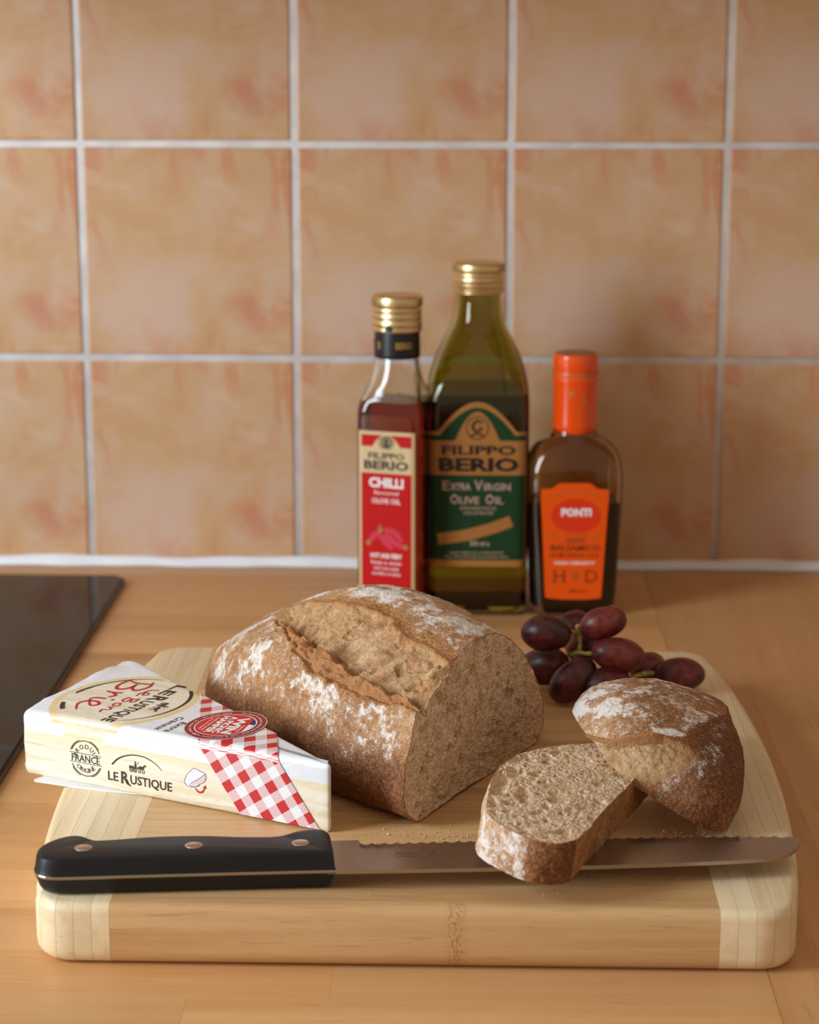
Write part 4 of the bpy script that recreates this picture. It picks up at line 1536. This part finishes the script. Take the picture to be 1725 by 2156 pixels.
for k, (cp, a_, b_, d_) in enumerate(GR):
    b2 = grape_me[k % 3].copy()
    for v in b2.verts:
        v.co = (v.co.x * a_, v.co.y * b_, v.co.z * b_)
    o = from_bm('grape', b2, M_GRAPE, bunch, smooth=True)
    ang = Vector((1, 0, 0)).rotation_difference(Vector(d_).normalized())
    o.rotation_mode = 'QUATERNION'
    o.rotation_quaternion = ang
    o.location = Vector(cp) - Vector((.07, -.395, BZ))
for b2 in grape_me:
    b2.free()
gm.free()
def stem(paths):
    Vs, Fs, n_ = [], [], 0
    for pts, rad in paths:
        q = np.linspace(0, len(pts) - 1, (len(pts) - 1) * 4 + 1)
        pp = np.array(pts); ii = np.arange(len(pts))
        P_ = np.stack([np.interp(q, ii, pp[:, a]) for a in range(3)], -1)
        r_ = np.interp(q, ii, rad)
        V, F = tube(P_, r_, 8)
        Vs.append(V); Fs.append(F + n_); n_ += len(V)
    V = np.concatenate(Vs)
    V = V + .0003 * fbm(V, 500, 2, 4)[:, None]
    return V - np.array([.07, -.395, BZ]), np.concatenate(Fs)
r1 = .0011
V, F = stem([([(.0600, -.401, .046), (.0607, -.409, .0555), (.0613, -.4065, .0600), (.0612, -.4005, .0640), (.0600, -.394, .0660)], [r1, r1 * 1.3, r1, r1, r1]),
             ([(.0607, -.409, .0555), (.0568, -.4090, .0545), (.0545, -.4070, .0535)], [r1 * 1.2, r1, r1 * .8]),
             ([(.0607, -.409, .0555), (.0640, -.4100, .0550), (.0672, -.4100, .0550)], [r1 * 1.3, r1, r1 * 1.1]),
             ([(.0612, -.4020, .0635), (.0580, -.4040, .0655), (.0556, -.4060, .0660)], [r1, r1, r1 * 1.5]),
             ([(.0600, -.394, .0660), (.0625, -.3985, .0675)], [r1, r1 * 1.4]),
             ([(.0600, -.401, .046), (.0700, -.4030, .0420), (.0800, -.4060, .0410), (.0900, -.4030, .0395), (.0985, -.3960, .0400), (.1040, -.3945, .0395)], [r1, r1 * 1.2, r1 * 1.2, r1, r1 * 1.4, r1]),
             ([(.0600, -.401, .046), (.0590, -.392, .0500), (.0600, -.386, .0530)], [r1, r1, r1])])
link('stem', mesh_np('stem', V, F, M_STEM), bunch)

# ---------------------------------------------------------------- bottles
def glass(name, col, rough=.015, ior=1.48):
    return plain(name, col, rough, 0.0, Transmission_Weight=1.0, IOR=ior)


def rrect(hx, hy, rc, n=10):
    """Rounded rectangle, starting at the front centre going right (counter-clockwise seen from above)."""
    rc = min(rc, hx - 1e-5, hy - 1e-5)
    pts = []
    for cx_, cy_, a0 in ((hx - rc, -hy + rc, -90), (hx - rc, hy - rc, 0), (-hx + rc, hy - rc, 90), (-hx + rc, -hy + rc, 180)):
        for k in range(n + 1):
            a = math.radians(a0 + 90 * k / n)
            pts.append((cx_ + rc * math.cos(a), cy_ + rc * math.sin(a)))
    return np.array(pts)


def smooth_prof(prof, k=5):
    """prof rows: z, hx, hy, rc; piecewise monotone resample with light smoothing."""
    P = np.array(prof, float)
    t = np.arange(len(P))
    q = np.linspace(0, len(P) - 1, (len(P) - 1) * k + 1)
    out = np.stack([np.interp(q, t, P[:, a]) for a in range(4)], -1)
    for _ in range(2):
        out[1:-1] = .5 * out[1:-1] + .25 * (out[:-2] + out[2:])
    return out


def shell(prof, cap0=True, cap1=True, flip=False):
    Vs = [np.c_[rrect(hx, hy, rc), np.full(44, z)] for z, hx, hy, rc in prof]
    V = np.concatenate(Vs)
    F = grid_faces(len(Vs), 44)
    Fs = [F]
    tri = []
    nV = len(V)
    ext = []
    if cap0:
        ext.append(Vs[0].mean(0)); tri += [[nV + len(ext) - 1, (k + 1) % 44, k] for k in range(44)]
    if cap1:
        ext.append(Vs[-1].mean(0)); b = (len(Vs) - 1) * 44
        tri += [[nV + len(ext) - 1, b + k, b + (k + 1) % 44] for k in range(44)]
    if ext:
        V = np.r_[V, ext]; Fs.append(np.array(tri))
    if flip:
        Fs = [f[:, ::-1] for f in Fs]
    return V, Fs


def bottle_glass(name, parent, prof, wall_t, mat, base_t=.006):
    P = smooth_prof(prof)
    V1, F1 = shell(P)
    Q = P.copy(); Q[:, 1:3] -= wall_t; Q[:, 3] = np.maximum(Q[:, 3] - wall_t, .0015)
    Q = Q[Q[:, 0] > base_t]
    Q[-1, 0] -= .0004
    V2, F2 = shell(Q, flip=True)
    o = link(name, mesh_np(name, np.r_[V1, V2], F1 + [f + len(V1) for f in F2], mat), parent)
    auto_smooth(o, 50)
    return P


def liquid(parent, P, wall_t, level, mat, base_t=.006):
    Q = P.copy(); g = wall_t - .00012
    Q[:, 1:3] -= g; Q[:, 3] = np.maximum(Q[:, 3] - g, .0015)
    Q = Q[(Q[:, 0] > base_t)]
    top = [np.interp(level, Q[:, 0], Q[:, a]) for a in range(4)]
    Q = np.r_[Q[Q[:, 0] < level - .0005], [top]]
    V, F = shell(Q)
    o = link('liquid', mesh_np('liquid', V, F, mat), parent); auto_smooth(o, 50)
    return o


def face_map(hx, hy, rc, off, x0=0.0):
    """(u, z) on a rounded-rectangle body, u measured round from the front centre."""
    fl = hx - rc
    def fn(V):
        u = V[:, 0] + x0
        s = np.sign(u); au = np.abs(u)
        a = np.clip((au - fl) / rc, 0, math.pi / 2)
        x = np.where(au <= fl, u, s * (fl + (rc + off) * np.sin(a)))
        y = np.where(au <= fl, -hy - off, -hy + rc - (rc + off) * np.cos(a))
        return np.c_[x, y, V[:, 1]]
    return fn


def cyl_map(r, off):
    return lambda V: np.c_[(r + off) * np.sin(V[:, 0] / r), -(r + off) * np.cos(V[:, 0] / r), V[:, 1]]


M_GOLD = plain('gold_cap_metal', c(226, 200, 150), .34, 1.0)

def screw_cap(parent, r, z0, z1, mat):
    h = z1 - z0
    pf = [(r * .93, 0), (r * .985, .01), (r, .03), (r, .10), (r * .975, .12), (r * .975, .14), (r, .17), (r, .29), (r * .965, .32), (r * .965, .35), (r * .995, .39), (r * .995, .46), (r * .96, .50),
          (r * .96, .53), (r * .99, .57), (r * .985, .64), (r * .96, .67), (r * .985, .70), (r, .73), (r, .93), (r * .975, .975), (r * .93, .995), (r * .86, 1.0), (r * .4, .997), (.0001, .997)]
    n = 150
    V, F = lathe([(a, z0 + b * h) for a, b in pf], n, rib=lambda i, k: (1.012 if k % 2 else .988) if i in (18, 19) else 1)
    o = link('cap', mesh_np('cap', V, F, mat), parent); auto_smooth(o, 45)
    return o

# --- chilli oil bottle
chilli = thing('oil_bottle', 'slim square bottle of chilli oil with a bright red label', 'bottle', (-.0482, -.130, .0002), math.radians(-17))
prof = [(0, .0195, .0195, .006), (.002, .0212, .0212, .006), (.006, .0220, .0220, .006), (.060, .0220, .0220, .006), (.130, .0220, .0220, .006), (.141, .0220, .0220, .0065), (.1475, .0212, .0212, .0085), (.153, .0192, .0192, .012),
        (.160, .0172, .0172, .0155), (.168, .0156, .0156, .0154), (.174, .0149, .0149, .0148), (.180, .0142, .0142, .0141), (.198, .0138, .0138, .0137)]
P_ = bottle_glass('glass_body', chilli, prof, .0024, glass('clear_glass', (.97, .975, .97, 1)))
liquid(chilli, P_, .0024, .1475, glass('amber_chilli_oil', c(150, 34, 8), .0, 1.46))
screw_cap(chilli, .0166, .1930, .2168, M_GOLD)
cb = [(.0145, .1755), (.0153, .1760), (.0154, .1780), (.0150, .1950)]
V, F = lathe(cb, 56)
collar = link('neck_collar', mesh_np('neck_collar', V, F, plain('black_collar_film', c(20, 20, 26), .35)), chilli)
pr = Print(); pr.strip(-.0028, .0022, .194, lambda x: .1985 - .0006 * (x * 600) ** 2, n=12)
pr.build('collar_tab', collar.data.materials[0], chilli, cyl_map(.0168, .0002))
INK_GOLD = plain('gold_ink', c(196, 158, 86), .35, .6)
pr = Print()
fm = lambda s, w, h, b=.02: tuple([fit_text(s, w, h, b)[0] / 1000, fit_text(s, w, h, b)[1]])
pr.at(fm('S', 3.0, 4.4, .04), -.0082, .1826); pr.at(fm("BERIO", 11.0, 4.4, .03), .0096, .1826); pr.at(fm('FILIPPO', 14.0, 4.4, .03), -.022, .1826)
pr.build('collar_lettering', INK_GOLD, collar, cyl_map(.0154, .0002))
# label
LB = c(212, 184, 136)
fmap = lambda off: face_map(.0220, .0220, .006, off)
M_LBEIGE = plain('label_beige', LB, .5); M_LRED = plain('label_red', c(192, 12, 8), .5, 0.0, Specular_IOR_Level=.2); M_LDARK = plain('label_ink', c(40, 30, 22), .5)
pr = Print(); pr.strip(-.0196, .0196, .010, .1290, n=40)
lab = pr.build('front_label', M_LBEIGE, chilli, fmap(.00015))
pr = Print(); pr.strip(-.0174, .0174, .0125, .1010, n=34)
pr.strip(-.0174, .0174, .1188, .1266, n=34)
pr.build('red_panel', M_LRED, lab, fmap(.00025))
pr = Print(); pr.strip(-.0100, .0100, .1170, lambda x: .1180 + .0082 * max(0, 1 - (abs(x) / .0100) ** 2.4), n=30)
pr.disc(0, .1218, .0058, .0054)
pr.build('medallion', M_LBEIGE, lab, fmap(.0003))
pr = Print(); pr.disc(0, .1220, .0036, .0038, n=30, r_in=.0029); pr.disc(0, .1226, .0013, .0016); pr.strip(-.0021, .0021, .1188, lambda x: .1188 + .0026 * max(0, 1 - (x / .0022) ** 2), n=12)
def serif_m(pr, s, x, y, w, h, b):
    q = Print(); serif_text(q, s, 0, 0, w, h, b)
    for V_, F_ in zip(q.V, [f for f in q.F]):
        pass
    V_ = np.concatenate(q.V) / 1000; F_ = np.concatenate(q.F)
    pr.at((V_, F_), x, y)
serif_m(pr, 'FILIPPO', 0, .1108, 25.0, 4.0, .022); serif_m(pr, 'BERIO', 0, .1038, 31.0, 5.6, .034)
pr.build('brand_lettering', M_LDARK, lab, fmap(.00036))
pr = Print()
pr.at(fm('CHILLI', 24.0, 6.2, .04), 0, .0918)
pr.at(fm('flavoured', 17.0, 2.6, .0), 0, .0868)
pr.at(fm('OLIVE OIL', 20.0, 3.4, .012), 0, .0808)
pr.at(fm('HOT AND FIERY', 22.0, 3.0, .035), 0, .0438)
pr.at(fm('Ready to drizzle', 21.0, 2.3, .006), 0, .0395); pr.at(fm('over your pasta', 17.5, 2.3, .006), 0, .0358); pr.at(fm('noodles or pizza', 20.0, 2.3, .006), 0, .0321)
pr.build('white_lettering', INK_WHITE, lab, fmap(.00036))
pr = Print()
for pts in ([(-.0118, .0545), (-.0080, .0590), (-.0030, .0612)], [(-.0015, .0632), (.0060, .0612), (.0110, .0556)], [(.0125, .0520), (.0070, .0540), (.0020, .0575), (-.0010, .0605)], [(-.0040, .0590), (-.0005, .0545), (.0045, .0500)]):
    pr.stroke(pts, .0042, [.7, 1.1, .5])
pr.build('chilli_print', plain('chilli_pink', c(206, 44, 70), .4), lab, fmap(.0003))
pr = Print(); pr.disc(-.0125, .0535, .0016); pr.disc(.0135, .0520, .0016); pr.disc(-.0042, .0630, .0017); pr.stroke([(-.0042, .0635), (-.0048, .0665)], .0008)
pr.build('chilli_stalks', plain('chilli_green', c(150, 130, 50), .4), lab, fmap(.00034))

# --- olive oil bottle
olive = thing('oil_bottle', 'tall green glass bottle of olive oil with a gold cap and dark green label', 'bottle', (.0052, -.1010, .0002))
prof = [(0, .0300, .0300, .009), (.002, .0328, .0328, .009), (.006, .0340, .0340, .009), (.080, .0345, .0345, .009), (.136, .0345, .0345, .009), (.146, .0344, .0344, .010), (.156, .0336, .0336, .014), (.165, .0316, .0316, .019), (.174, .0284, .0284, .022),
        (.183, .0242, .0242, .0225), (.191, .0198, .0198, .0192), (.198, .0170, .0170, .0168), (.206, .0157, .0157, .0155), (.219, .0154, .0154, .0153), (.228, .0150, .0150, .0149)]
P_ = bottle_glass('glass_body', olive, prof, .0028, glass('olive_green_glass', c(186, 180, 92), .02, 1.5))
liquid(olive, P_, .0028, .1500, glass('green_olive_oil', c(196, 166, 30), .0, 1.46))
screw_cap(olive, .0173, .2160, .2352, M_GOLD)
V, F = lathe([(.0164, .2148), (.0170, .2150), (.0170, .2162), (.016, .2164)], 60)
link('cap_ring', mesh_np('cap_ring', V, F, M_GOLD), olive)
M_LGREEN = plain('label_green', c(28, 60, 32), .5, 0.0, Specular_IOR_Level=.2); M_LGOLD = plain('label_gold', c(172, 116, 60), .36, .15); M_LBLACK = plain('label_black', c(20, 16, 12), .45)
fmap = lambda off: face_map(.0345, .0345, .009, off)
arch = lambda z0, h, w: (lambda x: z0 + h * max(0, math.cos(min(1, abs(x) / w) * math.pi / 2)) ** .95)
pr = Print(); pr.strip(-.0335, .0335, .0360, arch(.1265, .0200, .026), n=60, m=2)
lab = pr.build('front_label', M_LGOLD, olive, fmap(.00015))
pr = Print()
pr.strip(-.0325, .0325, .1205, arch(.1240, .0186, .025), n=60)
pr.strip(-.0325, .0325, .0392, .0972, n=60, m=2)
pr.build('green_panel', M_LGREEN, lab, fmap(.00024))
pr = Print(); pr.strip(-.0150, .0150, .1190, lambda x: .1200 + .0200 * max(0, 1 - (abs(x) / .0150) ** 1.9), n=34)
pr.build('gold_ornament', M_LGOLD, lab, fmap(.0003))
pr = Print(); pr.stroke([(-.0260, .0535), (-.008, .0560), (.010, .0610), (.0230, .0660)], .0078)
pr.build('gold_ribbon', M_LGOLD, lab, fmap(.0003))
pr = Print(); pr.disc(0, .1290, .0076, .0078, n=36, r_in=.0069)
pr.stroke([(.0036, .1325), (.0, .1338), (-.0032, .1302), (-.0008, .1270), (.0028, .1284), (.0010, .1302)], .0016, [.5, 1, 1.2, 1, .8, .4]); pr.stroke([(-.0044, .1232), (0, .1254), (.0044, .1232)], .0013)
serif_m(pr, 'FILIPPO', .001, .1112, 49.0, 6.0, .026); serif_m(pr, 'BERIO', .001, .1002, 53.0, 8.6, .040)
pr.build('brand_lettering', M_LBLACK, lab, fmap(.00036))
pr = Print()
for s, x_, z_, w_, h_ in (('E', -.0210, .0870, 4.0, 6.4), ('XTRA', -.0110, .0870, 13.5, 4.6), ('V', .0010, .0870, 5.0, 6.4), ('IRGIN', .0135, .0870, 17.5, 4.6), ('O', -.0150, .0778, 5.4, 6.4), ('LIVE', -.0050, .0778, 13.0, 4.6), ('O', .0085, .0778, 5.4, 6.4), ('IL', .0150, .0778, 5.5, 4.6)):
    serif_m(pr, s, x_, z_, w_, h_, .012)
pr.at(fm('EXTRA VIRGIN OLIVE OIL', 24, 2.0, .01), .001, .0738); pr.at(fm('COLD EXTRACTED', 20, 2.0, .01), .001, .0705)
pr.at(fm('500 ml e', 13, 3.4, .02), .002, .0490); pr.at(fm('superior category olive oil obtained directly', 36, 1.7, .008), 0, .0436); pr.at(fm('from olives and solely by mechanical means', 42, 1.7, .008), 0, .0408)
pr.build('pale_lettering', plain('label_pale_ink', c(196, 158, 140), .45), lab, fmap(.00036))
pr = Print(); pr.strip(-.0300, .0300, .0345, .0385, n=50)
pr.build('gold_line', M_LGOLD, lab, fmap(.0003))

pr = Print(); pr.strip(-.0290, .0290, .0300, .1500, n=50, m=2)
bl = pr.build('back_label', plain('label_back', c(58, 60, 40), .6), olive, fmap(.00015))
bl.rotation_euler = (0, 0, math.pi)

# --- vinegar bottle
vin = thing('vinegar_bottle', 'squat flask of dark balsamic vinegar with orange sleeve and orange label', 'bottle', (.0702, -.1170, .0002))
prof = [(0, .0240, .0165, .010), (.002, .0268, .0192, .011), (.006, .0284, .0202, .011), (.020, .0294, .0206, .011), (.050, .0308, .0208, .011), (.078, .0320, .0210, .011), (.094, .0323, .0210, .011), (.103, .0316, .0206, .012), (.110, .0296, .0198, .0135), (.1155, .0258, .0184, .0150),
        (.1192, .0206, .0166, .0150), (.1218, .0160, .0150, .0145), (.1245, .0146, .0144, .0143), (.150, .0138, .0138, .0137), (.168, .0136, .0136, .0135)]
P_ = bottle_glass('glass_body', vin, prof, .0026, glass('faintly_brown_glass', c(222, 196, 158), .015))
liquid(vin, P_, .0026, .0785, plain('balsamic_vinegar', c(16, 8, 6), .08))
pf = [(.0141, .1240), (.0146, .1245), (.0147, .1300), (.0147, .1565), (.0150, .1580), (.0152, .1600), (.0150, .1620), (.0150, .1635), (.0147, .1650), (.0150, .1660), (.0151, .1750), (.0149, .1764), (.0142, .1768)]
V, F = lathe(pf, 64)
M_ORANGE = plain('orange_sleeve', c(240, 78, 14), .22, 0.0, Coat_Weight=.4)
sl = link('neck_sleeve', mesh_np('neck_sleeve', V, F, M_ORANGE), vin)
V, F = lathe([(.0151, .1622), (.01525, .1628), (.01525, .1642), (.0151, .1648)], 60)
link('tear_band', mesh_np('tear_band', V, F, plain('orange_brown_band', c(206, 96, 36), .3)), vin)
V, F = lathe([(.0143, .1766), (.0138, .1770), (.006, .1770), (.0001, .1770)], 60)
link('cap_top', mesh_np('cap_top', V, F, plain('brown_cap_top', c(150, 92, 44), .45)), vin)
pr = Print(); pr.stroke([(.0015, .139), (.006, .147), (.004, .151), (.009, .143)], .0006); pr.stroke([(-.004, .150), (-.0025, .153), (-.001, .1505)], .0012)
pr.build('sleeve_print', INK_GOLD, sl, cyl_map(.0147, .0002))
fmap = lambda off: face_map(.0320, .0212, .011, off)
hw_ = lambda z: .0188 + (.0226 - .0188) * (z - .0135) / .0750
pr = Print()
def lab_shape(pr, k):
    pts = [(-hw_(.0135) * k, .0150), (-hw_(.0885) * k, .0862), (-hw_(.0885) * k + .0006, .0884), (-.0150 * k, .0890), (-.0118 * k, .0918), (-.0090 * k, .0928), (.0090 * k, .0928), (.0118 * k, .0918), (.0150 * k, .0890),
           (hw_(.0885) * k - .0006, .0884), (hw_(.0885) * k, .0862), (hw_(.0135) * k, .0150), (hw_(.0135) * k - .0008, .0140), (.008, .0130), (-.008, .0130), (-hw_(.0135) * k + .0008, .0140)]
    pr.poly(pts)
lab_shape(pr, 1.0)
lab = pr.build('front_label', plain('label_orange', c(234, 84, 8), .5, 0.0, Specular_IOR_Level=.2), vin, fmap(.00025))
pr = Print(); pr.disc(.0010, .0705, .0165, .0118, n=44)
pr.build('red_oval', plain('label_orange_red', c(222, 52, 10), .42), lab, fmap(.00032))
pr = Print(); pr.at(fm('PONTI', 20.0, 5.0, .05), .0012, .0706)
pr.build('brand_lettering', INK_WHITE, lab, fmap(.00040))
pr = Print()
pr.at(fm('HIGH DENSITY', 27.0, 2.2, .02), .0008, .0372)
pr.build('white_lettering', INK_WHITE, lab, fmap(.00040))
pr = Print()
serif_m(pr, 'ACETO', .001, .0522, 13.0, 2.6, .01); serif_m(pr, 'BALSAMICO', .001, .0468, 33.0, 4.0, .02); serif_m(pr, 'DI MODENA I.G.P.', .001, .0424, 33.0, 2.6, .012)
serif_m(pr, 'H', -.0095, .0250, 7.4, 9.0, .0); serif_m(pr, 'D', .0120, .0250, 8.0, 9.0, .0)
pr.at(fm('250 ml e', 12.0, 2.4, .01), .003, .0178)
pr.build('brown_lettering', plain('label_brown_ink', c(132, 48, 12), .45), lab, fmap(.00040))
pr = Print()
pr.arc(.001, .0600, .0185, .0060, 200, 340, .0012); pr.arc(.001, .0745, .0190, .0130, 35, 145, .0012)
pr.at(fm('since 1867', 14.0, 2.2, .01), .001, .0560)
for k in range(6):
    a = k * math.pi / 3
    pr.disc(.0012 + .0016 * math.cos(a), .0295 + .0018 * math.sin(a), .0011)
pr.build('gold_ornament', plain('label_gold_brown', c(196, 96, 36), .4), lab, fmap(.00040))
